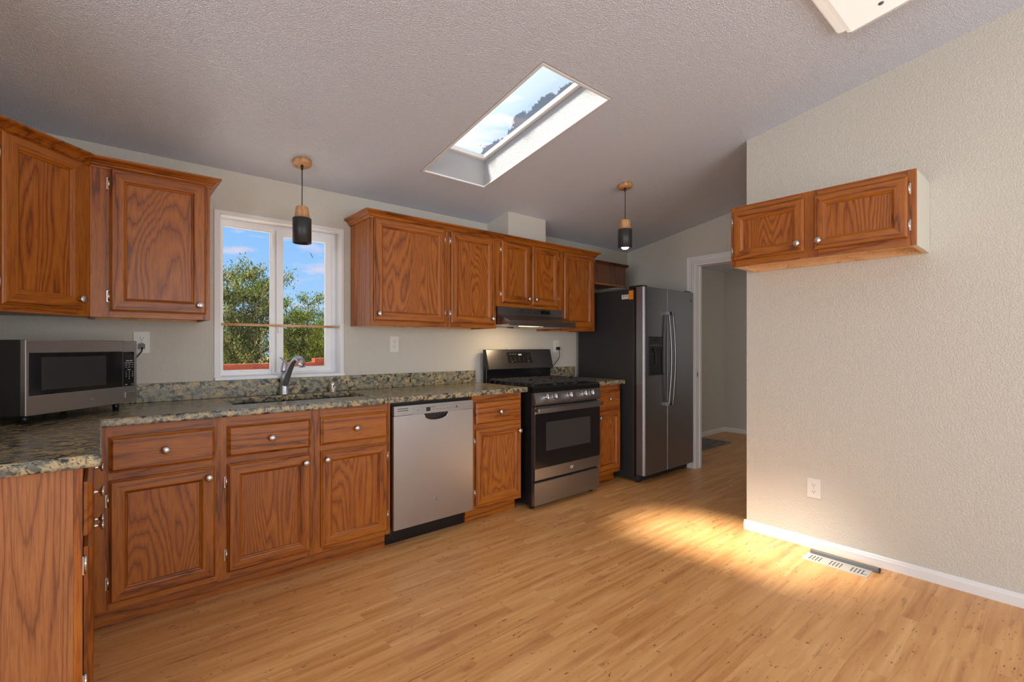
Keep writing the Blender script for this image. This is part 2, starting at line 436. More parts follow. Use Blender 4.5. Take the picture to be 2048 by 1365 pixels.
# window wall
WX0, WX1, WZ0, WZ1 = .534, 1.251, 1.03, 1.992
b = MB(); b.cells([-.8, WX0, WX1, 7.0], [-.05, WZ0, WZ1, 2.32], lambda i, j: not (i == 1 and j == 1), YB, YB+.13, 'wall_paint', axis='y')
struct(b, 'wall_window')
b = MB(); b.box(XL-.12, XL, 1.74, YB, 0, 2.6, 'wall_paint'); struct(b, 'wall_left')
b = MB(); b.prism([(-3.3, 0), (1.419, 0), (1.419, ZC(1.419)+.02), (-3.3, ZC(-3.3)+.02)], XR, XR+.115, 'wall_paint', axis='x'); struct(b, 'wall_right', bevel=.006)
# doorway wall: y from .3 to the window wall, opening 1.64..2.455
b = MB(); b.prism([(2.455, 0), (YB, 0), (YB, ZC(YB)+.02), (2.455, ZC(2.455)+.02)], XH, XH+.115, 'wall_paint', axis='x')
b.prism([(1.64, 2.03), (2.455, 2.03), (2.455, ZC(2.455)+.02), (1.64, ZC(1.64)+.02)], XH, XH+.115, 'wall_paint', axis='x')
b.prism([(.3, 0), (1.64, 0), (1.64, ZC(1.64)+.02), (.3, ZC(.3)+.02)], XH, XH+.115, 'wall_paint', axis='x'); struct(b, 'wall_doorway')
b = MB(); b.prism([(.3, 0), (3.35, 0), (3.35, ZC(3.35)+.02), (.3, ZC(.3)+.02)], 6.77, 6.87, 'wall_paint', axis='x'); struct(b, 'wall_hall_far')
b = MB(); b.box(XR+.115, 6.87, .2, .3, 0, 2.85, 'wall_paint'); struct(b, 'wall_hall_side')
b = MB(); b.cells([-3.3, -1.7, 2.9, 3.4], [0, .5, 2.4, ZC(-3.2)+.05], lambda i, j: True, -3.3, -3.2, 'wall_paint', axis='y'); struct(b, 'wall_rear')
b = MB(); b.box(-3.3, -3.2, -3.2, 1.74, 0, 3.4, 'wall_paint'); struct(b, 'wall_living')
b = MB(); b.box(-3.3, XL-.12, 1.74, 1.84, 0, 2.75, 'wall_paint'); struct(b, 'wall_living_end')

def baseboard(name, p0, p1, nrm, h=.062, mat='trim_white'):
    """profiled board from p0 to p1, nrm = direction into the room"""
    prof = [(0, 0), (.014, 0), (.014, h*.70), (.010, h*.78), (.009, h*.90), (.004, h), (0, h)]
    p0, p1, nrm = Vector((*p0, 0)), Vector((*p1, 0)), Vector((*nrm, 0)); mb = MB()
    A = mb.vs([p0+nrm*a+Vector((0, 0, z)) for a, z in prof]); B = mb.vs([p1+nrm*a+Vector((0, 0, z)) for a, z in prof])
    for k in range(len(prof)): k2 = (k+1) % len(prof); mb.face([A[k], A[k2], B[k2], B[k]], mat)
    mb.face(A[::-1], mat); mb.face(B, mat); return struct(mb, name)
baseboard('baseboard_right', (XR, -3.2), (XR, 1.433), (-1, 0))
baseboard('baseboard_right_end', (XR-.0005, 1.419), (XR+.115, 1.419), (0, 1))
baseboard('baseboard_hall_far', (6.77, .3), (6.77, 3.247), (-1, 0))
baseboard('baseboard_hall_window', (XH+.115, YB), (6.77, YB), (0, -1))
# door casing round the opening in the doorway wall
def casing():
    r = thing('door_1', None, None); del_ = [k for k in list(r.keys())]
    r['kind'] = 'structure'
    prof = [(0, 0), (.018, 0), (.018, .012), (.012, .02), (.012, .05), (.016, .058), (.016, .068), (0, .07)]  # (out from wall, away from opening)
    mb = MB(); path = [(2.455, 0), (2.455, 2.03), (1.64, 2.03), (1.64, 0)]; dirs = [(1, 0), (1, 1), (-1, 1), (-1, 0)]
    R = [mb.vs([(XH-o_, y+dy*w, z+dz*w) for o_, w in prof]) for (y, z), (dy, dz) in zip(path, dirs)]
    for A, B in zip(R, R[1:]):
        for k in range(len(prof)): k2 = (k+1) % len(prof); mb.face([A[k], A[k2], B[k2], B[k]], 'trim_white')
    mb.face(R[0], 'trim_white'); mb.face(R[-1], 'trim_white'); mb.build('door_casing', r)
    mb = MB(); mb.box(XH-.001, XH+.116, 2.435, 2.456, 0, 2.03, 'trim_white'); mb.box(XH-.001, XH+.116, 1.64, 1.66, 0, 2.03, 'trim_white'); mb.box(XH-.001, XH+.116, 1.66, 2.435, 2.01, 2.031, 'trim_white')
    mb.box(XH+.06, XH+.075, 2.423, 2.435, 0, 2.01, 'trim_white'); mb.build('door_jamb', r, bevel=.001)
    mb = MB(); mb.box(XH+.018, XH+.046, 2.4335, 2.4352, .90, .965, 'nickel'); mb.box(XH+.026, XH+.038, 2.4325, 2.434, .92, .945, 'slot_dark'); mb.build('strike_plate', r)
    return r
casing()

# vent chase box above the wall cabinets
b = MB(); b.prism([(2.972, 2.0), (YB, 2.0), (YB, ZC(YB)+.02), (2.972, ZC(2.972)+.02)], 2.512, 2.935, 'wall_paint', axis='x'); struct(b, 'wall_duct_chase', bevel=.012)

# ---- window
def make_window():
    r = thing('window_1', None, None); r['kind'] = 'structure'
    y0, y1 = YB+.085, YB+.13
    # casing band on the wall
    mb = MB(); mb.cells([.503, WX0, WX1, 1.270], [1.004, WZ0, WZ1, 2.014], lambda i, j: not (i == 1 and j == 1), YB-.007, YB+.004, 'trim_white', axis='y'); mb.build('window_casing', r, bevel=.003)
    # returns of the opening
    mb = MB(); mb.box(WX0-.004, WX0+.004, YB-.004, y1, WZ0, WZ1, 'vinyl_white'); mb.box(WX1-.004, WX1+.004, YB-.004, y1, WZ0, WZ1, 'vinyl_white'); mb.box(WX0, WX1, YB-.004, y1, WZ1-.004, WZ1+.004, 'vinyl_white'); mb.build('window_return', r)
    mb = MB(); mb.box(WX0-.03, WX1+.02, YB-.024, y1, 1.014, 1.034, 'vinyl_white'); mb.build('window_sill', r, bevel=.005)
    # fixed frame
    fx0, fx1, fz0, fz1 = WX0+.003, WX1-.003, 1.034, WZ1-.003
    mb = MB(); mb.cells([fx0, fx0+.020, .838, .862, 1.213, fx1], [fz0, 1.060, 1.952, fz1], lambda i, j: not (j == 1 and i in (1, 3)), y0, y1, 'vinyl_white', axis='y')
    mb.box(.834, .852, y0-.012, y0+.02, 1.045, 1.965, 'vinyl_white'); mb.build('window_frame', r, bevel=.003)
    # glazing bead of the fixed left light
    mb = MB(); mb.cells([fx0+.02, fx0+.029, .829, .838], [1.060, 1.069, 1.943, 1.952], lambda i, j: not (i == 1 and j == 1), y0+.01, y0+.03, 'vinyl_white', axis='y'); mb.build('glazing_bead', r)
    mb = MB(); mb.box(fx0+.02, .838, y0+.022, y0+.026, 1.060, 1.952, 'window_glass'); mb.build('pane', r)
    # sliding sash
    mb = MB(); mb.cells([.860, .903, 1.172, 1.212], [1.048, 1.082, 1.922, 1.955], lambda i, j: not (i == 1 and j == 1), y0-.012, y0+.016, 'vinyl_white', axis='y'); s_ = mb.build('sash', r, bevel=.003)
    mb = MB(); mb.box(.903, 1.172, y0+.0, y0+.004, 1.082, 1.922, 'window_glass'); pn_ = mb.build('pane', s_)
    mb = MB(); mb.tube([(1.074, y0-.001, 1.843), (1.080, y0-.001, 1.832), (1.088, y0-.001, 1.818), (1.091, y0-.001, 1.808)], [.001, .002, .0022, .0008], 'matte_black', 6); mb.build('smudge', s_)
    mb = MB(); mb.box(.868, .884, y0-.024, y0-.012, 1.30, 1.345, 'vinyl_white'); mb.build('latch', s_, bevel=.003)
make_window()

# curtain rod of plain wood laid across the opening
r = thing('wooden_rod', 'slim round wooden rod spanning the kitchen window opening at mid height', 'curtain rod', (.892, YB+.018, 1.346))
mb = MB(); mb.tube([(-.354, 0, 0), (.350, 0, 0)], .0075, 'pale_wood', 12); mb.build('rod', r)
mb = MB(); mb.lathe([(.0, .350), (.012, .350), (.012, .356), (0, .356)], 'clip_plastic', axis='x', n=14); mb.build('end_bracket', r)
# small hook under the window head
mb = MB(); mb.tube([(1.128, YB+.05, 1.984), (1.128, YB+.05, 1.965), (1.131, YB+.047, 1.957), (1.138, YB+.042, 1.955), (1.144, YB+.04, 1.961)], .0015, 'vinyl_white', 6)
tag(mb.build('ceiling_hook'), 'tiny bent white wire hook screwed under the window head', 'hook')

# ---- skylight
def skylight():
    r = thing('window_2', None, None); r['kind'] = 'structure'; T = .012; hgt = .20
    def sl(x0, x1, y0, y1, a, bb, mat, nm_, par=r, bev=0):
        mb = MB(); mb.box(x0, x1, y0, y1, a, bb, mat); mb.v = [(x, y, ZC(y)+z) for x, y, z in mb.v]; return mb.build(nm_, par, bevel=bev)
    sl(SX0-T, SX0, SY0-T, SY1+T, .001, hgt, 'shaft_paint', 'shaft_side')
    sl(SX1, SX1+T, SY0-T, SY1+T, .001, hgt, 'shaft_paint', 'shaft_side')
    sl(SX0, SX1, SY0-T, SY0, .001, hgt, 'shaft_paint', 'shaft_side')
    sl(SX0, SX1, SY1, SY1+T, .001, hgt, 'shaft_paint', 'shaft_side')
    # rim bead at the ceiling
    mb = MB(); w = .008
    mb.cells([SX0-.004, SX0+w, SX1-w, SX1+.004], [SY0-.004, SY0+w, SY1-w, SY1+.004], lambda i, j: not (i == 1 and j == 1), -.004, .006, 'trim_white')
    mb.v = [(x, y, ZC(y)+z) for x, y, z in mb.v]; mb.build('rim_bead', r)
    mb = MB(); w = .022
    mb.cells([SX0-.02, SX0+w, SX1-w, SX1+.02], [SY0-.02, SY0+w, SY1-w, SY1+.02], lambda i, j: not (i == 1 and j == 1), hgt-.012, hgt+.02, 'trim_white')
    mb.v = [(x, y, ZC(y)+z) for x, y, z in mb.v]; mb.build('skylight_frame', r, bevel=.003)
    # shallow acrylic dome
    mb = MB(); nx, ny = 10, 16; g = {}
    for i in range(nx+1):
        for j in range(ny+1):
            u, v = i/nx, j/ny; z = hgt+.014+.09*(math.sin(PI*u)*math.sin(PI*v))**.5
            x, y = SX0+.01+(SX1-SX0-.02)*u, SY0+.01+(SY1-SY0-.02)*v
            g[i, j] = mb.vs([(x, y, ZC(y)+z)])[0]
    for i in range(nx):
        for j in range(ny): mb.face([g[i, j], g[i+1, j], g[i+1, j+1], g[i, j+1]], 'skylight_acrylic', True)
    mb.build('dome', r)
skylight()
# roof overhang outside the window wall
b = MB(); b.box(-1.5, 7, YB+.131, YB+.60, -.02, .02, 'trim_white'); b.v = [(x, y, 2.30-SL*(y-YB)+z) for x, y, z in b.v]; struct(b, 'trim_eave')

# ------------------------------------------------------------------ cabinet parts
def knob(parent, x, z, y=-.021, r=.0168):
    mb = MB(); mb.lathe([(0, 0), (.008, 0), (.007, -.004), (.005, -.010), (.0055, -.015), (.012, -.0175), (r, -.021), (r, -.0245), (r*.8, -.028), (0, -.0295)], 'nickel', c=(x, y, z), axis='y', n=20)
    return mb.build('knob', parent)
def hinge(parent, x, z, side):
    s = -1 if side == 'l' else 1
    mb = MB(); mb.box(x+s*.002, x+s*.0115, -.0025, .0003, z-.026, z+.026, 'nickel')
    mb.lathe([(0, -.02), (.0042, -.02), (.0042, .02), (0, .02)], 'chrome', c=(x+s*.004, -.006, z), n=10)
    mb.lathe([(0, -.025), (.0028, -.025), (.0028, .025), (0, .025)], 'nickel', c=(x+s*.004, -.006, z), n=8)
    return mb.build('hinge', parent)
def door(parent, x0, x1, z0, z1, hinges='l', knob_at='b', lab=None, hx='oak_x', hin=(.085, .085)):
    w = .052
    mb = MB(); seq = [(0, -.002), (0, -.011), (.004, -.014), (.009, -.020), (w-.004, -.0205)]
    mb.rings((x0, x1, z0, z1), seq+[(w, -.019), (w+.004, -.0135), (w+.009, -.011), (w+.011, -.0065)], 'oak_z', hx, 'oak_panel')
    d = mb.build('door', parent)
    if lab: d['label'] = lab
    kx = (x1-.028) if hinges == 'l' else (x0+.028); kz = z0+.045 if knob_at == 'b' else z1-.045
    knob(d, kx, kz)
    hxp = x0 if hinges == 'l' else x1
    hinge(d, hxp, z0+hin[0], hinges); hinge(d, hxp, z1-hin[1], hinges)
    return d
def drawer(parent, x0, x1, z0, z1, k=True, name='drawer_front', hx='oak_x'):
    mb = MB(); mb.rings((x0, x1, z0, z1), [(0, -.002), (0, -.010), (.005, -.013), (.012, -.0195), (.014, -.020)], hx, hx, hx)
    d = mb.build(name, parent)
    if k: knob(d, (x0+x1)/2, (z0+z1)/2)
    return d
def frame(parent, w, z0, z1, stiles, rails, t=.019, name='face_frame', hx='oak_x', top=None):
    mb = MB()
    for a, c in stiles: mb.box(a, c, 0, t, z0, z1, 'oak_z')
    for i in range(len(stiles)-1):
        for a, c in rails: mb.box(stiles[i][1], stiles[i+1][0], 0, t, a, c, hx)
        mb.box(stiles[i][1], stiles[i+1][0], t-.006, t, z0, z1, 'oak_z')
    return mb.build(name, parent)

# ---- base cabinets along the window wall (local origin at front-left floor corner)
def base_cab(label, x0, w, doors, drawers, stiles, kick=(0, None), side=0):
    r = thing('base_cabinet', label, 'cabinet', (x0, YF, 0)); k1 = kick[1] if kick[1] is not None else w
    mb = MB(); mb.box(.001, w-.001, .02, .595, .098, .66 if 'sink base' in label else CB-.001, 'oak_z')
    if 'sink base' in label: mb.box(.001, .018, .02, .595, .66, CB-.001, 'oak_z'); mb.box(w-.018, w-.001, .02, .595, .66, CB-.001, 'oak_z')
    mb.build('carcass', r)
    mb = MB(); mb.box(kick[0], k1, .072, .088, 0, .1, 'oak_x'); mb.box(kick[0], kick[0]+.016, .088, .5, 0, .1, 'oak_y'); mb.box(k1-.016, k1, .088, .5, 0, .1, 'oak_y'); mb.build('toe_kick', r)
    frame(r, w, .1, CB-.001, stiles, [(.1, .135), (.625, .70), (.822, CB-.001)])
    for a, c, h in doors: door(r, a, c, .128, .648, h, 't')
    for a, c in drawers: drawer(r, a, c, .680, .832)
    return r
X0 = -.035
base_cab('oak base cabinet with one door and one drawer, left of the sink cabinet', X0, .473,
         [(.063, .449, 'l')], [(.063, .449)], [(0, .075), (.437, .473)], kick=(0, .473))
base_cab('wide oak sink base cabinet with two doors and two drawer fronts below the sink', .438, .877,
         [(.027, .413, 'l'), (.468, .855, 'r')], [(.027, .413), (.468, .855)], [(0, .04), (.402, .480), (.842, .877)])
base_cab('narrow oak base cabinet between the dishwasher and the gas range', 1.91, .448,
         [(.030, .437, 'l')], [(.030, .437)], [(0, .042), (.425, .448)])
base_cab('narrow oak base cabinet between the gas range and the refrigerator', 3.186, .362,
         [(.022, .345, 'r')], [(.022, .345)], [(0, .035), (.332, .362)])

# ---- left run of base cabinets, fronts face +X, end panel towards the camera
XF = -.038
r = thing('base_cabinet', 'oak base cabinet run under the counter end, plain end panel facing the room', 'cabinet', (XF, 1.812, 0), (0, 0, PI/2))
mb = MB(); mb.box(.02, .83, .02, .612, .098, CB-.001, 'oak_z'); mb.build('carcass', r)
mb = MB(); mb.box(0, .018, .0195, .612, 0, CB-.001, 'oak_end'); mb.build('end_panel', r)
mb = MB(); mb.box(.02, .83, .072, .088, 0, .1, 'oak_x'); mb.build('toe_kick', r)
frame(r, .83, 0.0, CB-.001, [(0, .04), (.385, .415), (.78, .83)], [(.1, .135), (.625, .70), (.822, CB-.001)])
door(r, .012, .388, .128, .648, 'l', 't', hin=(.135, .05)); door(r, .412, .79, .128, .648, 'r', 't')
drawer(r, .012, .388, .680, .832); drawer(r, .412, .79, .680, .832)

# ---- wall cabinets
UB, UT = 1.352, 2.062
def upper(label, x0, w, doors, stiles, zb=UB, side_l='oak_z', hin=(.07, .07), ybase=YU):
    r = thing('wall_cabinet', label, 'cabinet', (x0, ybase, zb)); h = UT-zb; d = YB-YU
    mb = MB(); mb.box(.0005, w-.0005, .019, d-.002, .012, h, 'oak_z'); mb.box(.0005, .016, .019, d-.002, 0, .012, side_l); mb.box(w-.016, w-.0005, .019, d-.002, 0, .012, 'oak_z')
    mb.box(.016, w-.016, d-.016, d-.002, 0, .012, 'pale_wood'); mb.build('carcass', r)
    frame(r, w, 0, h, stiles, [(0, .032), (h-.04, h)])
    for a, c, hh in doors: door(r, a, c, .028, h-.016, hh, 'b', hin=hin)
    return r
upper('double-door oak wall cabinet, widest of the run right of the window', 1.316, 1.029,
      [(.020, .555, 'r'), (.608, 1.003, 'l')], [(0, .032), (.545, .620), (.990, 1.029)])
upper('short double-door oak wall cabinet directly above the range hood', 2.346, .739,
      [(.048, .351, 'l'), (.374, .688, 'r')], [(0, .058), (.340, .385), (.678, .739)], zb=1.527)
upper('single-door oak wall cabinet right of the range hood, nearest the refrigerator', 3.086, .441,
      [(.016, .410, 'r')], [(0, .03), (.40, .441)])
upper('single-door oak wall cabinet on the window wall between corner cabinet and window', -.036, .472,
      [(.070, .452, 'l')], [(0, .082), (.440, .472)])
# diagonal corner cabinet
r = thing('corner_cabinet', 'diagonal corner oak wall cabinet with one door above the microwave', 'cabinet', (-.3225, 2.6385, UB), (0, 0, PI/4))
h = UT-UB; w = .4045
mb = MB(); poly = [(0.001, .019), (w-.001, .019), (w+.2, .2487)]
q = math.sqrt(.5)
def loc(X, Y):
    dx, dy = X+.3225, Y-2.6385; return ((dx+dy)*q, (dy-dx)*q)
poly = [(.0135, .0195), (w-.0135, .0195), loc(-.037, YB-.002), loc(XL+.002, YB-.002), loc(XL+.002, 2.6385)]
mb.prism(poly, .01, h, 'oak_z'); mb.build('carcass', r)
frame(r, w, 0, h, [(0, .05), (.345, w)], [(0, .032), (h-.04, h)])
door(r, .040, .364, .028, h-.016, 'l', 'b')
# plain shallow cabinet above the refrigerator
r = thing('wall_cabinet', 'small plain dark-stained cabinet box on the wall above the refrigerator', 'cabinet', (3.532, YU, 1.797))
mb = MB(); mb.box(0, .012, .012, .32, -.0, .2, 'walnut_stain'); mb.box(.463, .475, .012, .32, 0, .2, 'cream_side'); mb.box(0, .475, .0, .012, 0.0, .2, 'walnut_stain'); mb.box(.012, .463, .012, .32, .012, .024, 'oak_y'); mb.box(.012, .463, .308, .32, .024, .2, 'oak_x'); mb.build('carcass', r)
mb = MB(); mb.box(0, .475, -.006, .0, 0, .016, 'oak_x'); mb.build('bottom_rail', r)

def crown(name, label, path, z0, z1, out=.045, mat=('oak_x', 'oak_y'), par=None):
    H_ = z1-z0
    prof = [(0, 0), (.006, 0), (.009, H_*.16), (.015, H_*.26), (.017, H_*.38), (.028, H_*.62), (out-.006, H_*.74), (out-.003, H_*.80), (out, H_*.82), (out, H_), (0, H_)]
    P = [Vector(p) for p in path]; mb = MB(); R = []
    for i, p in enumerate(P):
        ns = []
        if i > 0: d = (P[i]-P[i-1]).normalized(); ns.append(Vector((d.y, -d.x)))
        if i < len(P)-1: d = (P[i+1]-P[i]).normalized(); ns.append(Vector((d.y, -d.x)))
        n = ns[0] if len(ns) == 1 else (ns[0]+ns[1])/(1+ns[0].dot(ns[1]))
        R.append(mb.vs([(p.x+n.x*a, p.y+n.y*a, z0+z) for a, z in prof]))
    for i, (A, B) in enumerate(zip(R, R[1:])):
        d = P[i+1]-P[i]; m_ = mat[0] if abs(d.x) >= abs(d.y) else mat[1]
        for k in range(len(prof)): k2 = (k+1) % len(prof); mb.face([A[k], A[k2], B[k2], B[k]], m_)
    mb.face(R[0], mat[0]); mb.face(R[-1], mat[0])
    return tag(mb.build(name), label, 'moulding')
crown('crown_moulding', 'oak crown moulding along the top of the left wall cabinets, bent at the corner cabinet',
      [(XL+.003, 2.6385), (-.3225, 2.6385), (-.037, YU), (.437, YU), (.437, YB-.002)], 2.040, 2.086)
crown('crown_moulding', 'long oak crown moulding along the top of the cabinets right of the window',
      [(1.315, YB-.002), (1.315, YU), (3.528, YU), (3.528, YB-.002)], 2.040, 2.086)
crown('crown_moulding', 'short dark crown moulding on the little cabinet above the refrigerator',
      [(3.532, YU), (4.008, YU), (4.008, YB-.002)], 1.992, 2.022, out=.022, mat=('walnut_stain', 'walnut_stain'))

# ---- cabinet on the right wall, local x runs towards the camera
r = thing('wall_cabinet', 'low double-door oak wall cabinet with cream side on the bare right wall', 'cabinet', (2.949, 1.372, 1.700), (0, 0, -PI/2))
w, h, d = .880, .362, .323
mb = MB(); mb.box(.0, .014, .019, d, 0, h, 'cream_side'); mb.box(w-.014, w, .019, d, 0, h, 'cream_side'); mb.box(.014, w-.014, .019, d, h-.014, h, 'pale_wood'); mb.box(.014, w-.014, .019, d, .034, .046, 'pale_wood')
mb.box(.014, w-.014, d-.016, d, .0, .034, 'pale_wood'); mb.box(.0, .001, .019, d, 0, .01, 'pale_wood'); mb.build('carcass', r)
mb = MB(); mb.box(.014, w-.014, .0195, .036, .0, .034, 'pale_wood'); mb.box(.0145, .024, .036, d-.017, 0, .034, 'pale_wood'); mb.box(w-.024, w-.0145, .036, d-.017, 0, .034, 'pale_wood'); mb.build('bottom_cleat', r)
frame(r, w, 0, h, [(0, .028), (.38, .47), (w-.036, w)], [(0, .045), (h-.045, h)])
door(r, .016, .405, .036, h-.032, 'l', 'b', hin=(.06, .06)); door(r, .452, .850, .036, h-.032, 'r', 'b', hin=(.06, .06))

# ------------------------------------------------------------------ counters
YC = YF-.038
mb = MB(); xs = [XL+.002, .004, .53, 1.27, 2.398]; ys = [1.781, YC, 2.812, 3.158, YB-.001]
mb.cells(xs, ys, lambda i, j: (i == 0) or (j > 0 and not (i == 2 and j == 2)), CB, CT, 'granite')
ct = mb.build('countertop', bevel=.009, seg=3); tag(ct, 'L-shaped speckled granite countertop with sink cutout, left of the range', 'countertop')
mb = MB(); mb.box(3.186, 3.577, YC, YB-.001, CB, CT, 'granite'); tag(mb.build('countertop', bevel=.007, seg=3), 'short granite countertop piece between range and refrigerator', 'countertop')
mb = MB(); mb.box(XL+.022, 2.372, YB-.021, YB-.0005, CT+.0005, 1.014, 'granite_splash'); tag(mb.build('backsplash', bevel=.002), 'long low granite backsplash under the window, left of the range', 'backsplash')
mb = MB(); mb.box(3.19, 3.595, YB-.021, YB-.0005, CT+.0005, 1.014, 'granite_splash'); tag(mb.build('backsplash', bevel=.002), 'short granite backsplash piece right of the range', 'backsplash')
mb = MB(); mb.box(XL+.0005, XL+.021, 1.80, YB-.001, CT+.0005, 1.014, 'granite_splash'); tag(mb.build('backsplash', bevel=.002), 'granite backsplash strip on the left wall behind the microwave', 'backsplash')

# ---- sink
r = thing('sink', 'undermount grey steel sink set below the granite cutout', 'sink', (.90, 2.985, .70))
mb = MB(); x0, x1, y0, y1, zt, zb_ = -.372, .372, -.175, .175, CB-.70-.001, 0
O = mb.vs([(x0-.02, y0-.0, zt), (x1+.02, y0-.0, zt), (x1+.02, y1+.02, zt), (x0-.02, y1+.02, zt)])
I = mb.vs([(x0, y0, zt), (x1, y0, zt), (x1, y1, zt), (x0, y1, zt)])
Bt = mb.vs([(x0+.02, y0+.02, .004), (x1-.02, y0+.02, .004), (x1-.02, y1-.02, .004), (x0+.02, y1-.02, .004)])
for A, B in ((O, I), (I, Bt)):
    for k in range(4): mb.face([A[k], A[(k+1) % 4], B[(k+1) % 4], B[k]], 'basin_steel')
mb.face(Bt, 'basin_steel'); bo = mb.build('basin', r); sd = bo.modifiers.new('t', 'SOLIDIFY'); sd.thickness = .002; sd.offset = -1
mb = MB(); mb.lathe([(0, .008), (.03, .008), (.045, .011), (.055, .006), (.055, .004)], 'chrome', n=24); mb.build('drain', r)

# ---- faucet
r = thing('faucet', 'brushed nickel single-handle kitchen faucet behind the sink', 'faucet', (.872, 3.187, CT))
mb = MB(); mb.lathe([(0, 0), (.028, 0), (.029, .006), (.027, .012), (.0245, .03), (.0225, .075), (.0235, .11), (.0215, .142), (.0, .142)], 'brushed_nickel', n=24); mb.build('body', r)
mb = MB(); mb.lathe([(0, .144), (.0225, .144), (.0235, .152), (.022, .172), (.016, .195), (.009, .210), (0, .216)], 'brushed_nickel', n=24)
mb.tube([(0, 0, .198), (-.004, .006, .214), (-.012, .014, .226), (-.022, .02, .230)], [.009, .007, .0055, .004], 'brushed_nickel', 10); mb.build('handle', r)
mb = MB(); pts = []; rr = []
for k in range(15):
    t_ = k/14
    pts.append((.032*t_, -.19*t_, .055+.172*math.sin(t_*PI*.56)-.0*t_)); rr.append(.021-.0045*math.sin(t_*PI*.8))
mb.tube(pts, rr, 'brushed_nickel', 14); mb.build('spout', r)
mb = MB(); e_ = pts[-1]; d_ = Vector((.035, -.2, 0)).normalized()
hp = [(e_[0]-d_.x*.02, e_[1]-d_.y*.02, e_[2]+.002), (e_[0], e_[1], e_[2]), (e_[0]+d_.x*.02, e_[1]+d_.y*.02, e_[2]-.010), (e_[0]+d_.x*.032, e_[1]+d_.y*.032, e_[2]-.032), (e_[0]+d_.x*.034, e_[1]+d_.y*.034, e_[2]-.046)]
mb.tube(hp, [.0155, .020, .023, .022, .021], 'brushed_nickel', 16); mb.build('spray_head', r)
# air gap
r = thing('air_gap', 'short chrome air gap cylinder on the counter right of the faucet', 'air gap', (1.172, 3.185, CT))
mb = MB(); mb.lathe([(0, 0), (.021, 0), (.021, .004), (.0185, .006), (.0185, .052), (.0165, .060), (.010, .064), (0, .065)], 'chrome', n=24); mb.build('cap', r)
mb = MB(); mb.box(-.003, .003, -.0192, -.018, .028, .05, 'slot_dark'); mb.build('slot', r)

# ------------------------------------------------------------------ outlets
def outlet(label, loc_, rot, group=None):
    r = thing('outlet', label, 'outlet', loc_, rot)
    mb = MB(); mb.prism([(-.035, -.057), (.035, -.057), (.035, .057), (-.035, .057)], -.0055, 0, 'plate_white', axis='y'); mb.build('cover_plate', r, bevel=.002)
    for s in (-1, 1):
        mb = MB(); pts = [(.0165*math.cos(a), .0135*math.sin(a)+s*.0195) for a in [2*PI*k/20 for k in range(20)]]
        mb.prism(pts, -.0075, -.005, 'plate_white', axis='y')
        mb.box(-.0075, -.0055, -.0079, -.0070, s*.0195-.001, s*.0195+.007, 'slot_dark'); mb.box(.0055, .0075, -.0079, -.0070, s*.0195-.0005, s*.0195+.0065, 'slot_dark')
        mb.prism([(.0025*math.cos(2*PI*k/10), .0025*math.sin(2*PI*k/10)+s*.0195-.0065) for k in range(10)], -.0079, -.0070, 'slot_dark', axis='y')
        mb.build('receptacle', r)
    mb = MB(); mb.lathe([(0, -.0075), (.003, -.007), (.0032, -.0055)], 'nickel', axis='y', n=10); mb.build('screw', r)
    return r
outlet('outlet with a black plug in it, on the wall between microwave and window', (.169, YB, 1.237), (0, 0, 0))
outlet('empty duplex outlet on the wall midway between window and range', (1.645, YB, 1.230), (0, 0, 0))
outlet('duplex outlet low behind the range right side, the range cord plugged in', (3.350, YB, 1.2125), (0, 0, 0))
outlet('white duplex outlet low on the bare right wall', (XR, 1.022, .3615), (0, 0, -PI/2))
def cord(label, top, pts, r_=.0035):
    t = thing('power_cord', label, 'cord', top)
    mb = MB(); mb.prism([(-.013, -.016), (.013, -.016), (.013, .008), (.006, .014), (-.006, .014), (-.013, .008)], -.030, -.0005, 'black_plastic', axis='y'); mb.build('plug', t, bevel=.003)
    mb = MB(); q_ = []
    P = [Vector(p) for p in pts]
    for i in range(len(P)-1):
        p0, p1, p2, p3 = P[max(i-1, 0)], P[i], P[i+1], P[min(i+2, len(P)-1)]
        for k in range(6):
            u = k/6; q_.append(.5*((2*p1)+(p2-p0)*u+(2*p0-5*p1+4*p2-p3)*u*u+(3*p1-p0-3*p2+p3)*u**3))
    q_.append(P[-1]); mb.tube(q_, r_, 'black_plastic', 8); mb.build('cable', t)
cord('black power cord plugged in beside the window, running behind the microwave', (.169, YB-.0078, 1.2175), [(0, -.028, -.008), (-.004, -.045, -.03), (-.03, -.048, -.07), (-.05, -.04, -.13), (-.09, -.035, -.19)])
cord('thin black power cord hanging from the outlet down behind the range', (3.350, YB-.0078, 1.193), [(0, -.026, -.012), (.004, -.03, -.05), (.0, -.03, -.09), (-.05, -.03, -.14), (-.12, -.03, -.20), (-.15, -.03, -.26)])

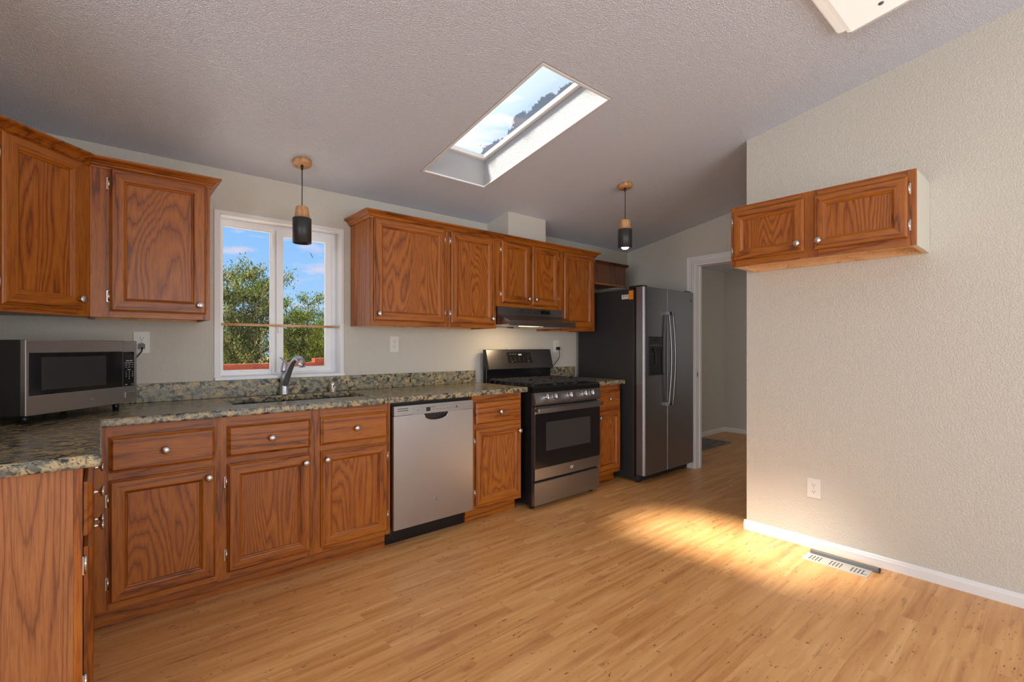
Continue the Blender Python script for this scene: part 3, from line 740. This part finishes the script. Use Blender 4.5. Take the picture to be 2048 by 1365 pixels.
# ------------------------------------------------------------------ pendants
def pendant(label, x, y, z_shade0, z_shade1, z_wood, lit, top_r, wood):
    r = thing('pendant_lamp', label, 'pendant lamp', (x, y, z_shade0)); zc = ZC(y)-z_shade0
    h = z_shade1-z_shade0; R = .052
    mb = MB(); mb.lathe([(0, -.0), (.052, -.0), (.052, -.022), (.049, -.026), (0, -.026)], wood, n=36); c = mb.build('canopy', r); c.location = (0, 0, zc-.001); c.rotation_euler = (-math.atan(SL), 0, 0)
    mb = MB(); mb.lathe([(0, zc-.024), (.008, zc-.026), (.008, zc-.045), (.004, zc-.055), (0, zc-.055)], 'black_plastic', n=14); mb.build('cord_grip', r)
    mb = MB(); mb.tube([(0, 0, zc-.04), (.001, 0, (zc+z_wood-z_shade0)/2), (0, 0, z_wood-z_shade0)], .0028, 'black_plastic', 8); mb.build('cord', r)
    mb = MB(); a = z_wood-z_shade0
    mb.lathe([(0, a+.001), (.004, a+.004), (top_r-.004, a), (top_r, a-.004), (.043, h), (0, h)], wood, n=36); mb.build('wooden_neck', r)
    mb = MB(); mb.lathe([(.0, h), (R-.002, h), (R, h-.002), (R, .001), (R-.003, 0), (R-.003, .03), (.044, .05), (0, .052)], 'lamp_black', n=40); mb.build('lamp_shade', r)
    mb = MB(); mb.lathe([(0, -.009), (.020, -.004), (.030, .010), (.028, .032), (.014, .048), (0, .05)] if lit else [(0, .018), (.020, .022), (.028, .032), (.024, .042), (.012, .05), (0, .051)], 'bulb_glow' if lit else 'frosted', n=24); mb.build('bulb', r)
    return r
plain('frosted', srgb(190, 205, 170), .4)
pendant('pendant lamp with black cylinder shade and wooden neck hanging before the window', .905, 2.952, 1.822, 1.969, 2.037, False, .034, 'lamp_wood')
pendant('lit pendant lamp with black cylinder shade hanging before the refrigerator', 3.024, 2.21, 1.955, 2.098, 2.168, True, .040, 'lamp_wood')
lamp('pendant_bulb_light', 'SPOT', (3.024, 2.21, 1.953), 14, (1, .86, .68), (0, 0, -1), spot_size=math.radians(120), spot_blend=.8, shadow_soft_size=.03)

# ------------------------------------------------------------------ ceiling light fixture
a_ = math.atan(SL)
r = thing('ceiling_light', 'long rectangular white fluorescent ceiling light fixture near the right wall', 'ceiling light', (1.40, .43, ZC(.43)-.0005), (-a_, 0, 0))
prof = [(.305, 0), (.305, -.016), (.296, -.030), (.280, -.036), (.268, -.037), (.262, -.050), (.250, -.056), (0, -.060)]
prof = prof+[(-y, z) for y, z in prof[::-1][1:]]
mb = MB(); mb.prism(prof, .0, 1.215, 'fixture_lens', axis='x'); mb.build('lens', r)
pr2 = [(y*1.008, z*1.04-.0005 if z < 0 else 0) for y, z in prof]
for xa, xb in ((-.012, 0.0), (1.215, 1.227)):
    mb = MB(); mb.prism(pr2, xa, xb, 'bar_white', axis='x') if 'bar_white' in M else mb.prism(pr2, xa, xb, 'trim_white', axis='x'); mb.build('end_cap', r)
for x_, y_ in ((1.13, .12), (1.13, -.12), (.08, .12), (.08, -.12)):
    mb = MB(); mb.lathe([(0, -.0635), (.009, -.062), (.0105, -.058), (0, -.055)], 'bar_grey', c=(x_, y_, 0), n=14); mb.build('screw', r)

# ------------------------------------------------------------------ floor vent
r = thing('floor_vent', 'pale metal floor register with slots near the right baseboard', 'floor vent', (3.12, .865, 0))
mb = MB(); mb.prism([(-.062, -.155), (.062, -.155), (.062, .155), (-.062, .155)], .0003, .0045, 'vent_metal')
for g0 in (-.10, 0, .10):
    for row in (-.030, -.008, .014):
        for k in range(4):
            y_ = g0-.024+k*.016; mb.box(row-.008, row+.006, y_-.003, y_+.003, .0040, .0052, 'slot_dark')
mb.box(-.034, -.030, -.146, -.128, .004, .0055, 'slot_dark'); mb.build('plate', r)
r = thing('metal_bar', 'dark grey metal bar lying on the floor register beside the baseboard', 'metal bar', (3.182, .845, .005))
mb = MB(); mb.prism([(-.014, 0), (.012, 0), (.014, .006), (.010, .018), (-.002, .022), (-.011, .018)], -.162, .165, 'bar_grey', axis='y'); mb.build('channel', r, bevel=.002)
mb = MB(); mb.prism([(-.0145, -.0002), (.0125, -.0002), (.0145, .006), (.0104, .0185), (-.002, .0226), (-.0115, .0184)], -.166, -.160, 'matte_black', axis='y'); mb.build('end_cap', r)

# hall rug
mb = MB(); mb.box(4.85, 6.03, 2.80, 3.20, .0005, .009, 'rug'); tag(mb.build('rug', bevel=.003), 'grey flat woven mat on the floor beyond the doorway', 'rug')

# ------------------------------------------------------------------ microwave
ang = math.atan2(.372, .350)
r = thing('microwave', 'stainless steel microwave oven with dark door set diagonally in the counter corner', 'microwave', (-.216, 2.572, CT), (0, 0, ang))
w, h, d, z0 = .511, .292, .37, .036
mb = MB(); mb.box(.003, w-.003, .022, d, z0, z0+h, 'matte_black'); mb.build('body', r, bevel=.004)
for x_, y_ in ((.05, .06), (w-.05, .06), (.05, d-.05), (w-.05, d-.05)):
    mb = MB(); mb.lathe([(0, .0003), (.012, .0003), (.015, z0), (0, z0)], 'black_plastic', c=(x_, y_, 0), n=14); mb.build('foot', r)
sp = .432  # split between door and control side
mb = MB(); mb.cells([0, .014, sp], [z0, z0+.077, z0+h-.052, z0+h], lambda i, j: not (i == 1 and j == 1), 0, .022, 'steel', axis='y'); dr = mb.build('door', r, bevel=.003)
mb = MB(); mb.box(.0145, sp-.0005, .001, .02, z0+.0775, z0+h-.0525, 'black_glass'); g_ = mb.build('door_glass', dr)
mb = MB(); mb.box(.062, .345, -.0002, .0012, z0+.095, z0+h-.068, 'micro_mesh'); mb.build('viewing_window', dr)
mb = MB(); mb.cells([sp+.001, sp+.0015, w-.014, w], [z0, z0+.077, z0+h-.052, z0+h], lambda i, j: not (i == 1 and j == 1), 0, .022, 'steel', axis='y'); pn = mb.build('control_panel', r, bevel=.003)
mb = MB(); mb.box(sp+.002, w-.0145, .001, .02, z0+.0775, z0+h-.0525, 'black_glass')
mb.box(sp+.017, w-.022, .0002, .0015, z0+h-.083, z0+h-.064, 'black_plastic'); mb.build('keypad', pn)
mb = MB(); mb.box(sp+.012, w-.010, -.003, .0008, z0+.022, z0+.052, 'steel'); mb.build('open_button', pn, bevel=.0025)
kx = [sp+.020, sp+.0375, sp+.055]
rows = ['123', '456', '789', '-0-']
text('Time Cook', .008, 'print_white', (sp+.037, .0006, z0+h-.094), FRONT, pn)
for j_ in range(3):
    for k in range(3): text(['Popcorn', 'Beverage', 'Reheat', 'Defrost', 'Cook', 'Potato', 'Auto', 'Power', 'Timer'][j_*3+k], .0042, 'print_white', (kx[k], .0006, z0+h-.104-j_*.010), FRONT, pn)
text('Express', .006, 'print_white', (sp+.037, .0006, z0+h-.136), FRONT, pn)
for j_, s_ in enumerate(rows):
    for k, ch in enumerate(s_):
        if ch != '-': text(ch, .008, 'print_white', (kx[k], .0006, z0+h-.147-j_*.0105), FRONT, pn)
text('Stop', .0055, 'print_white', (kx[0], .0006, z0+.086), FRONT, pn); text('Start', .0055, 'print_white', (kx[2], .0006, z0+.086), FRONT, pn)
def roundel(parent, x, y, z, R, dark='print_dark', light='print_grey'):
    mb = MB(); mb.lathe([(0, -.0012), (R, -.0012), (R, .0)], dark, c=(x, y, z), axis='y', n=32)
    mb.lathe([(R*.80, -.0013), (R*.80, -.0018), (R*.90, -.0018), (R*.90, -.0013)], light, c=(x, y, z), axis='y', n=32)
    o = mb.build('logo_badge', parent); text('GE', R*1.05, light, (x, y-.0016, z), FRONT, o); return o
roundel(dr, .275, 0, z0+.036, .010)

# ------------------------------------------------------------------ dishwasher
r = thing('dishwasher', 'stainless steel dishwasher built in under the counter beside the sink cabinet', 'dishwasher', (1.318, YF, 0))
w = .589
mb = MB(); mb.box(.001, w-.001, .03, .58, .10, .873, 'matte_black'); mb.build('tub', r)
mb = MB(); mb.box(.004, w-.004, .082, .10, .0, .118, 'enamel_black'); mb.build('kick_plate', r)
mb = MB(); arc = []
hx0, hx1 = .212, .385
for k in range(13):
    t_ = PI*k/12; arc.append(((hx0+hx1)/2+(hx1-hx0)/2*math.cos(t_), .791-.038*math.sin(t_)**.8 if 0 < k < 12 else .791))
# door skin with a scooped pocket
mb.prism([(.006, .118), (.583, .118), (.583, .797), (hx1, .797), (hx1, .791)]+arc[1:-1]+[(hx0, .791), (hx0, .797), (.006, .797)], -.030, .028, 'steel', axis='y')
dd = mb.build('door_panel', r, bevel=.002)
mb = MB(); mb.prism([(p[0], p[1]) for p in arc]+[(hx0, .797), (hx1, .797)][::1], .0, .012, 'black_plastic', axis='y'); mb.build('handle_pocket', dd)
mb = MB(); A = [(x_, -.0315, z_) for x_, z_ in arc]; mb.tube(A, .0025, 'chrome', 8); mb.build('pocket_rim', dd)
mb = MB(); mb.box(.006, .583, -.034, .028, .798, .858, 'steel_grey'); cp = mb.build('control_panel', r, bevel=.003)
mb = MB(); mb.box(.128, .495, -.037, -.033, .802, .842, 'steel_grey'); mb.box(.128, .495, -.039, -.034, .7985, .803, 'steel'); mb.build('key_strip', cp, bevel=.001)
mb = MB(); mb.box(.222, .252, -.0378, -.0365, .812, .837, 'black_glass'); mb.build('display', cp)
mb = MB()
for q_ in range(2):
    for k in range(5): mb.box(.030+k*.014, .0425+k*.014, -.0345, -.0335, .826+q_*.012, .830+q_*.012, 'slot_dark')
mb.build('vent_slots', cp)
for k in range(4): text('-----', .006, 'print_dark', (.198, -.0374, .813+k*.007), FRONT, cp)
text('Start', .007, 'print_dark', (.165, -.0374, .824), FRONT, cp)
text('Select Cycle', .006, 'print_dark', (.275, -.0374, .835), FRONT, cp)
for k, s_ in enumerate(['Auto', 'Heavy', 'Normal', 'Light', 'Steam', 'Dry', 'Delay', 'Lock']): text(s_, .006, 'print_dark', (.275+k*.026, -.0374, .820), FRONT, cp)
mb = MB(); mb.box(.444, .450, -.0376, -.0365, .818, .830, 'black_glass'); mb.build('indicator', cp)
roundel(dd, .292, -.030, .255, .013, 'print_grey', 'print_dark')

# ------------------------------------------------------------------ gas range
r = thing('gas_range', 'freestanding stainless gas range with black cooktop and five front knobs', 'range', (2.427, YF-.07, 0))
w, D = .747, .65
mb = MB(); mb.box(.0, w, .028, D-.03, .03, .895, 'appliance_black'); mb.build('body', r, bevel=.002)
for x_, y_ in ((.04, .07), (w-.04, .07), (.04, D-.1), (w-.04, D-.1)):
    mb = MB(); mb.lathe([(0, .0003), (.02, .0003), (.018, .031), (0, .031)], 'black_plastic', c=(x_, y_, 0), n=12); mb.build('foot', r)
mb = MB(); mb.prism([(-.0, .035), (-.0, .200), (.006, .205), (.028, .205), (.028, .035)], .003, w-.003, 'steel_grey', axis='x'); mb.build('storage_drawer', r, bevel=.002)
mb = MB(); mb.cells([.004, .014, w-.014, w-.004], [.222, .308, .712, .764], lambda i, j: not (i == 1 and j == 1), -.006, .028, 'steel_grey', axis='y')
mb.f = mb.f; od = mb.build('oven_door', r, bevel=.002)
mb = MB(); mb.box(.0045, w-.0045, -.0075, .020, .3085, .7115, 'black_glass'); gl = mb.build('door_glass', od)
mb = MB(); mb.box(.115, .62, -.0082, -.0070, .43, .645, 'oven_window'); mb.build('viewing_window', od)
mb = MB(); mb.box(.004, w-.004, -.046, -.026, .728, .758, 'steel'); mb.box(.004, .030, -.028, -.004, .730, .756, 'copper'); mb.box(w-.030, w-.004, -.028, -.004, .730, .756, 'steel'); mb.build('handle', od, bevel=.003)
text('GE', .030, 'print_white', (.40, -.0066, .265), FRONT, od)
mb = MB(); mb.prism([(-.006, .775), (-.018, .795), (.002, .868), (.03, .868), (.03, .775)], .0, w, 'steel_grey', axis='x')
cp = mb.build('control_panel', r, bevel=.003)
tilt = math.atan2(.020, .073)
for k, kx_ in enumerate((.105, .195, .362, .533, .619)):
    mb = MB(); mb.lathe([(0, 0), (.024, 0), (.024, -.006), (.0205, -.009), (.0195, -.030), (.017, -.033), (0, -.033)], 'steel', n=24, axis='y')
    mb.box(-.0035, .0035, -.044, -.030, -.019, .019, 'chrome')
    kn = mb.build('knob', r, bevel=.0008); kn.location = (kx_, -.0085, .832); kn.rotation_euler = (-tilt, 0, 0)
# cooktop tray
mb = MB(); mb.prism([(.0, .868), (-.0, .900), (.012, .914), (D-.06, .914), (D-.06, .893), (.03, .868)], -.004, w+.004, 'enamel_black', axis='x'); mb.build('cooktop', r, bevel=.004)
for bx, by, br_ in ((.15, .17, .045), (.15, .44, .036), (.372, .30, .05), (.60, .17, .05), (.60, .44, .034)):
    mb = MB(); mb.lathe([(0, .9145), (br_, .9145), (br_, .922), (br_*.8, .926), (br_*.8, .932), (0, .934)], 'iron', c=(bx, by, 0), n=24); mb.build('burner', r)
def grate(x0, x1):
    mb = MB(); y0, y1, zt, t = .030, D-.09, .944, .010
    for y_ in (y0, y1-t): mb.box(x0, x1, y_, y_+t, zt-.014, zt, 'iron')
    for x_ in (x0, x1-t): mb.box(x_, x_+t, y0, y1, zt-.014, zt, 'iron')
    for x_ in (x0, x1-t):
        for k in range(8):
            y_ = y0+(y1-y0-t)*k/7; mb.box(x_, x_+t, y_, y_+t, .9143, zt-.012, 'iron')
    xm, ym = (x0+x1)/2, (y0+y1)/2
    mb.box(xm-t/2, xm+t/2, y0, y1, zt-.010, zt+.002, 'iron'); mb.box(x0, x1, ym-t/2, ym+t/2, zt-.010, zt+.002, 'iron')
    for yc in ((y0+ym)/2, (y1+ym)/2): mb.box(x0, x1, yc-t/2, yc+t/2, zt-.010, zt+.003, 'iron')
    for k in range(7):
        y_ = y0+(y1-y0)*(k+.5)/7; mb.box(x0, x0+.05, y_-t/2, y_+t/2, zt-.010, zt+.004, 'iron'); mb.box(x1-.05, x1, y_-t/2, y_+t/2, zt-.010, zt+.004, 'iron')
    mb.build('grate', r, bevel=.002)
grate(.012, .254); grate(.258, .490); grate(.494, .736)
# back guard: black lower part, slanted steel control head
mb = MB(); mb.box(.004, w-.004, D-.065, D-.025, .905, 1.186, 'enamel_black'); mb.box(.0, w, D-.075, D-.065, .905, 1.03, 'enamel_black'); mb.build('back_riser', r, bevel=.003)
mb = MB(); mb.prism([(D-.112, 1.022), (D-.070, 1.184), (D-.030, 1.186), (D-.030, 1.018), (D-.108, 1.018)], .0, w, 'dark_steel', axis='x', cap='appliance_black'); bg_ = mb.build('control_head', r, bevel=.002)
al = math.atan2(.042, .162)
def on_head(x, z, off=.0008):   # point on the slanted front
    y_ = D-.112+(z-1.022)*.042/.162; return (x, y_-off, z)
def head_quad(x0_, x1_, z0_, z1_, off, mat, name, par):
    mb = MB(); p = [on_head(x0_, z0_, off), on_head(x1_, z0_, off), on_head(x1_, z1_, off), on_head(x0_, z1_, off)]; q2 = [(a, b_+off+.0005, c) for a, b_, c in p]
    i = mb.vs(p+q2); mb.face(i[:4], mat)
    for k in range(4): mb.face([i[k], i[(k+1) % 4], i[4+(k+1) % 4], i[4+k]], mat)
    mb.face(i[4:][::-1], mat); return mb.build(name, par)
head_quad(.218, .500, 1.070, 1.160, .0016, 'black_glass', 'display', bg_)
head_quad(.500, .506, 1.070, 1.160, .002, 'steel', 'display_edge', bg_)
HR = (PI/2-al, 0, 0)
text('12:31', .018, 'digits', on_head(.362, 1.140, .0024), HR, bg_, 'clock_digits')
for k, s_ in enumerate(['Bake', 'Broil', 'Warm']):
    text(s_, .009, 'print_grey', on_head(.250+k*.030, 1.146, .0024), HR, bg_)
for j_ in range(3):
    for k in range(5 if j_ else 3): text('123456789'[(j_*3+k) % 9], .010, 'print_grey', on_head((.430 if not j_ else .250)+k*(.028 if not j_ else .05), 1.128-j_*.018, .0024), HR, bg_)
text('Off', .009, 'print_grey', on_head(.262, 1.082, .0024), HR, bg_); text('Start', .009, 'print_grey', on_head(.452, 1.082, .0024), HR, bg_)

# ------------------------------------------------------------------ range hood
r = thing('range_hood', 'dark stainless under-cabinet range hood above the gas range', 'range hood', (2.352, YU, 1.372))
w = .726
mb = MB(); mb.prism([(-.165, .0), (-.165, .038), (-.010, .092), (-.010, .153), (.32, .153), (.32, .0), (.30, .0), (.30, .010), (-.150, .010), (-.150, .0)], 0, w, 'dark_steel', axis='x'); hb = mb.build('hood_body', r, bevel=.002)
for g0 in (.225, .305, .385):
    mb = MB()
    for k in range(5): mb.box(g0, g0+.062, -.0108, -.0095, .108+k*.008, .111+k*.008, 'slot_dark')
    mb.build('vent_grille', hb)
mb = MB(); mb.box(.462, .575, -.0115, -.0095, .110, .142, 'enamel_black'); mb.build('switch_panel', hb)
mb = MB(); mb.box(.20, .35, -.11, -.03, -.001, .009, 'hood_glow'); mb.build('light_lens', r)
mb = MB(); mb.box(.39, .70, -.12, .25, -.003, .009, 'nickel'); mb.build('filter', r)
lamp('hood_light', 'AREA', (2.60, YU-.03, 1.362), 1.9, (1, .72, .42), (0, .25, -1), shape='RECTANGLE', size=.18, size_y=.1)

# ------------------------------------------------------------------ refrigerator
r = thing('refrigerator', 'tall side-by-side refrigerator with dark steel doors and black sides', 'refrigerator', (3.62, 2.44, 0))
w, hh = .835, 1.738
mb = MB(); mb.box(.0, w, .115, .765, .03, hh-.012, 'matte_black'); mb.build('body', r, bevel=.004)
mb = MB(); mb.box(.004, w-.004, .098, .115, .06, hh-.02, 'black_plastic'); mb.build('door_gasket', r)
def fdoor(x0, x1, rl, rr_):
    pts = []
    for cx_, cy_, a0, q in ((x1-.012, .083, 0, .012), (x0+.012, .083, PI/2, .012), (x0+rl, rl, PI, rl), (x1-rr_, rr_, 1.5*PI, rr_)):
        for k in range(9): a = a0+PI/2*k/8; pts.append((cx_+q*math.cos(a), cy_+q*math.sin(a)))
    return pts
mb = MB(); mb.prism(fdoor(.0, .362, .03, .008), .075, hh, 'dark_steel_v', smooth=True); d1 = mb.build('door', r); d1['label'] = 'left freezer door with water dispenser'
mb = MB(); mb.prism(fdoor(.368, w, .008, .02), .075, hh, 'dark_steel_v', smooth=True); d2 = mb.build('door', r); d2['label'] = 'right fresh-food door'
for o_ in (d1, d2): o_.modifiers.new('ws', 'WEIGHTED_NORMAL')
def fh(par, x, sgn):
    mb = MB(); pts = []
    for k in range(21):
        t_ = k/20; pts.append((x+sgn*.002, -.034-.026*math.sin(PI*t_), .69+.83*t_))
    mb.tube(pts, .0125, 'handle_steel', 12, flat=1.0)
    for z_ in (.69, 1.52): mb.box(x-.011, x+.011, -.040, .006, z_-.022, z_+.012, 'handle_steel')
    return mb.build('handle', par, bevel=.002)
fh(d1, .335, 1); fh(d2, .398, 1)
# dispenser
mb = MB(); mb.cells([.054, .066, .272, .284], [.955, .975, 1.195, 1.300], lambda i, j: not (i == 1 and j == 1), -.006, .004, 'black_plastic', axis='y')
dp = mb.build('dispenser', d1, bevel=.002)
mb2 = MB(); mb2.box(.0665, .2715, -.002, .001, .9755, 1.1945, 'enamel_black'); mb2.box(.14, .20, -.022, -.001, 1.165, 1.195, 'matte_black'); mb2.box(.155, .185, -.012, -.003, 1.05, 1.165, 'black_plastic'); mb2.box(.060, .278, -.020, -.002, .957, .968, 'black_plastic')
o_ = mb2.build('dispenser_recess', d1, bevel=.002)
mb2 = MB(); mb2.box(.135, .205, -.0072, -.0058, 1.255, 1.285, 'enamel_black'); o_ = mb2.build('dispenser_display', d1)
for k, s_ in enumerate(['Cubed', 'Water', 'Crushed', 'Light', 'Lock']): text(s_, .0085, 'print_grey', (.085+k*.042, -.0066, 1.222), FRONT, d1)
mb = MB(); mb.lathe([(0, -.001), (.012, -.001), (.012, .0005)], 'print_dark', c=(.78, 0, 1.655), axis='y', n=24); lb = mb.build('logo_badge', d2); text('GE', .014, 'print_grey', (.78, -.0014, 1.655), FRONT, lb)
mb = MB(); mb.box(.01, w-.01, .07, .112, .012, .072, 'matte_black'); mb.build('base_grille', r, bevel=.004)
for x_ in (.05, w-.05):
    for y_ in (.10, .70):
        mb = MB(); mb.lathe([(0, .0003), (.022, .0003), (.018, .03), (0, .03)], 'black_plastic', c=(x_, y_, 0), n=14); mb.build('foot', r)
for x_ in (.045, w-.045):
    mb = MB(); mb.box(x_-.04, x_+.04, .03, .17, hh-.010, hh+.016, 'black_plastic'); mb.build('hinge_cover', r, bevel=.005)
# stickers on the side that faces the range
mb = MB(); mb.box(-.001, .0003, .168, .242, 1.640, 1.680, 'white_sticker'); o_ = mb.build('sticker', r); o_['label'] = 'small white price sticker'
text('K19', .030, 'print_dark', (-.0014, .205, 1.664), (PI/2, 0, -PI/2), o_)
mb = MB(); mb.box(-.001, .0003, .118, .164, 1.634, 1.712, 'orange_sticker'); o_ = mb.build('sticker', r); o_['label'] = 'small orange sticker'
for k in range(2): text('~~~~', .012, 'print_dark', (-.0014, .141, 1.652+k*.012), (PI/2, 0, -PI/2), o_)

# ------------------------------------------------------------------ outside
b = MB(); b.box(-40, 60, 3.9, 90, -.72, -.70, 'dry_ground'); struct(b, 'ground')
b = MB()
for k in range(17): b.box(-2, 7, YB+.14+k*.15, YB+.285+k*.15, -.18, -.15, 'bounce_deck')
struct(b, 'trim_bounce_deck')  # unseen deck, added to bounce sunlight through the window onto the ceiling
# red fence, one board field on the left and a taller post on the right
r = thing('fence', 'reddish brown wooden fence seen low through the kitchen window', 'fence', (1.4, 6.0, -.70))
mb = MB()
for k in range(18): mb.box(-1.3+k*.145, -1.162+k*.145, 0, .02, .05, 1.685, 'red_fence')
mb.build('boards', r)
mb = MB(); mb.box(-1.33, 1.32, -.05, .05, 1.685, 1.715, 'red_fence'); mb.box(-1.33, 1.32, -.02, 0.0, 1.60, 1.684, 'red_fence'); mb.build('cap_rail', r)
for x_ in (-1.3, -.0, 1.25):
    mb = MB(); mb.box(x_-.045, x_+.045, .021, .11, 0, 1.70, 'red_fence'); mb.build('post', r)
mb = MB(); mb.box(.57, .72, -.06, .06, 1.716, 1.765, 'red_fence'); mb.build('post_cap', r)

def tree(name, label, x, y, top, rad, nleaf, mat, seed, low=-.2, tuft=.06, group='trees beyond the fence', conic=.6, cat='tree'):
    rnd = random.Random(seed); base = -.70; Ht = top-base
    r = thing(name, label, cat, (x, y, base), group=group)
    mb = MB(); stems = []
    nb = 4
    for k in range(nb):
        a = 2*PI*k/nb+rnd.random(); lean = rad*rnd.uniform(.15, .55)
        hgt = Ht*rnd.uniform(.78, .96); pts = []
        for i in range(9):
            u = i/8; pts.append((math.cos(a)*lean*u**.8+rnd.uniform(-.03, .03), math.sin(a)*lean*u**.8+rnd.uniform(-.03, .03), hgt*u))
        stems.append(pts); mb.tube(pts, [.055*(1-.85*i/8)*max(.6, rad) for i in range(9)], 'bark', 7)
    tips = []
    for s_ in stems:
        for i in range(2, 9):
            for q_ in range(5):
                a = rnd.uniform(0, 2*PI); u = i/8
                L = rad*(1.05-conic*u)*rnd.uniform(.45, 1.0); p = Vector(s_[i])
                e1 = p+Vector((math.cos(a)*L*.55, math.sin(a)*L*.55, L*.25)); e2 = p+Vector((math.cos(a)*L, math.sin(a)*L, L*rnd.uniform(.35, .8)))
                mb.tube([p, e1, e2], [.013, .008, .004], 'bark', 4, cap=False)
                tips += [(p, e1, e2)]
    mb.build('trunk', r)
    mb = MB(); vs_, fs_ = [], []
    for k in range(nleaf):
        p, e1, e2 = rnd.choice(tips); u = rnd.uniform(.25, 1.08)
        c = p.lerp(e1, u*2) if u < .5 else e1.lerp(e2, u*2-1)
        c = c+Vector((rnd.gauss(0, 1), rnd.gauss(0, 1), rnd.gauss(0, 1)))*tuft*1.25
        if c.z > Ht*1.03 or c.z < .1: continue
        d_ = Vector((rnd.gauss(0, .6), rnd.gauss(0, .6), rnd.uniform(.2, 1.2))).normalized()*tuft*rnd.uniform(.5, 1.2)
        s2 = d_.cross(Vector((rnd.gauss(0, 1), rnd.gauss(0, 1), rnd.gauss(0, 1)))).normalized()*tuft*.16
        n = len(vs_); vs_ += [tuple(c-s2), tuple(c+s2), tuple(c+d_+s2*.4), tuple(c+d_-s2*.4)]; fs_.append((n, n+1, n+2, n+3))
    mb.v = vs_; mb.f = fs_; mb.m = [mat]*len(fs_); mb.sm = [False]*len(fs_)
    tag(mb.build('foliage', r), kind=None)
    return r
tree('tree', 'tall loose grey-green tree filling the left window pane', 1.72, 8.6, 2.66, 1.0, 30000, 'needles_grey', 3, tuft=.05, conic=.62)
tree('tree', 'bushy green tree with pointed top in the right window pane', 3.04, 10.4, 2.24, .95, 20000, 'needles_green', 11, tuft=.05, conic=.62)
tree('tree', 'yellow-green rounded tree at the right edge of the window', 4.56, 12.6, 1.92, .9, 16000, 'needles_green', 23, tuft=.05, conic=.3)
tree('tree', 'small grey-green tree at the left edge of the window', -.15, 10.6, 2.6, .9, 10000, 'needles_grey', 31, tuft=.05, conic=.5)
for k, (x_, y_, t_) in enumerate(((2.6, 15.4, 1.45), (5.4, 17.2, 1.7), (8.0, 20, 1.9), (2.6, 21, 1.9))):
    tree('bush', ['dark bush behind the two big trees', 'distant bush behind the pointed tree', 'farthest bush right of the window view', 'dark bush behind the left tree'][k], x_, y_, t_, 1.25, 9000, 'needles_far', 50+k, tuft=.09, group='bushes behind the trees', conic=.25, cat='bush')
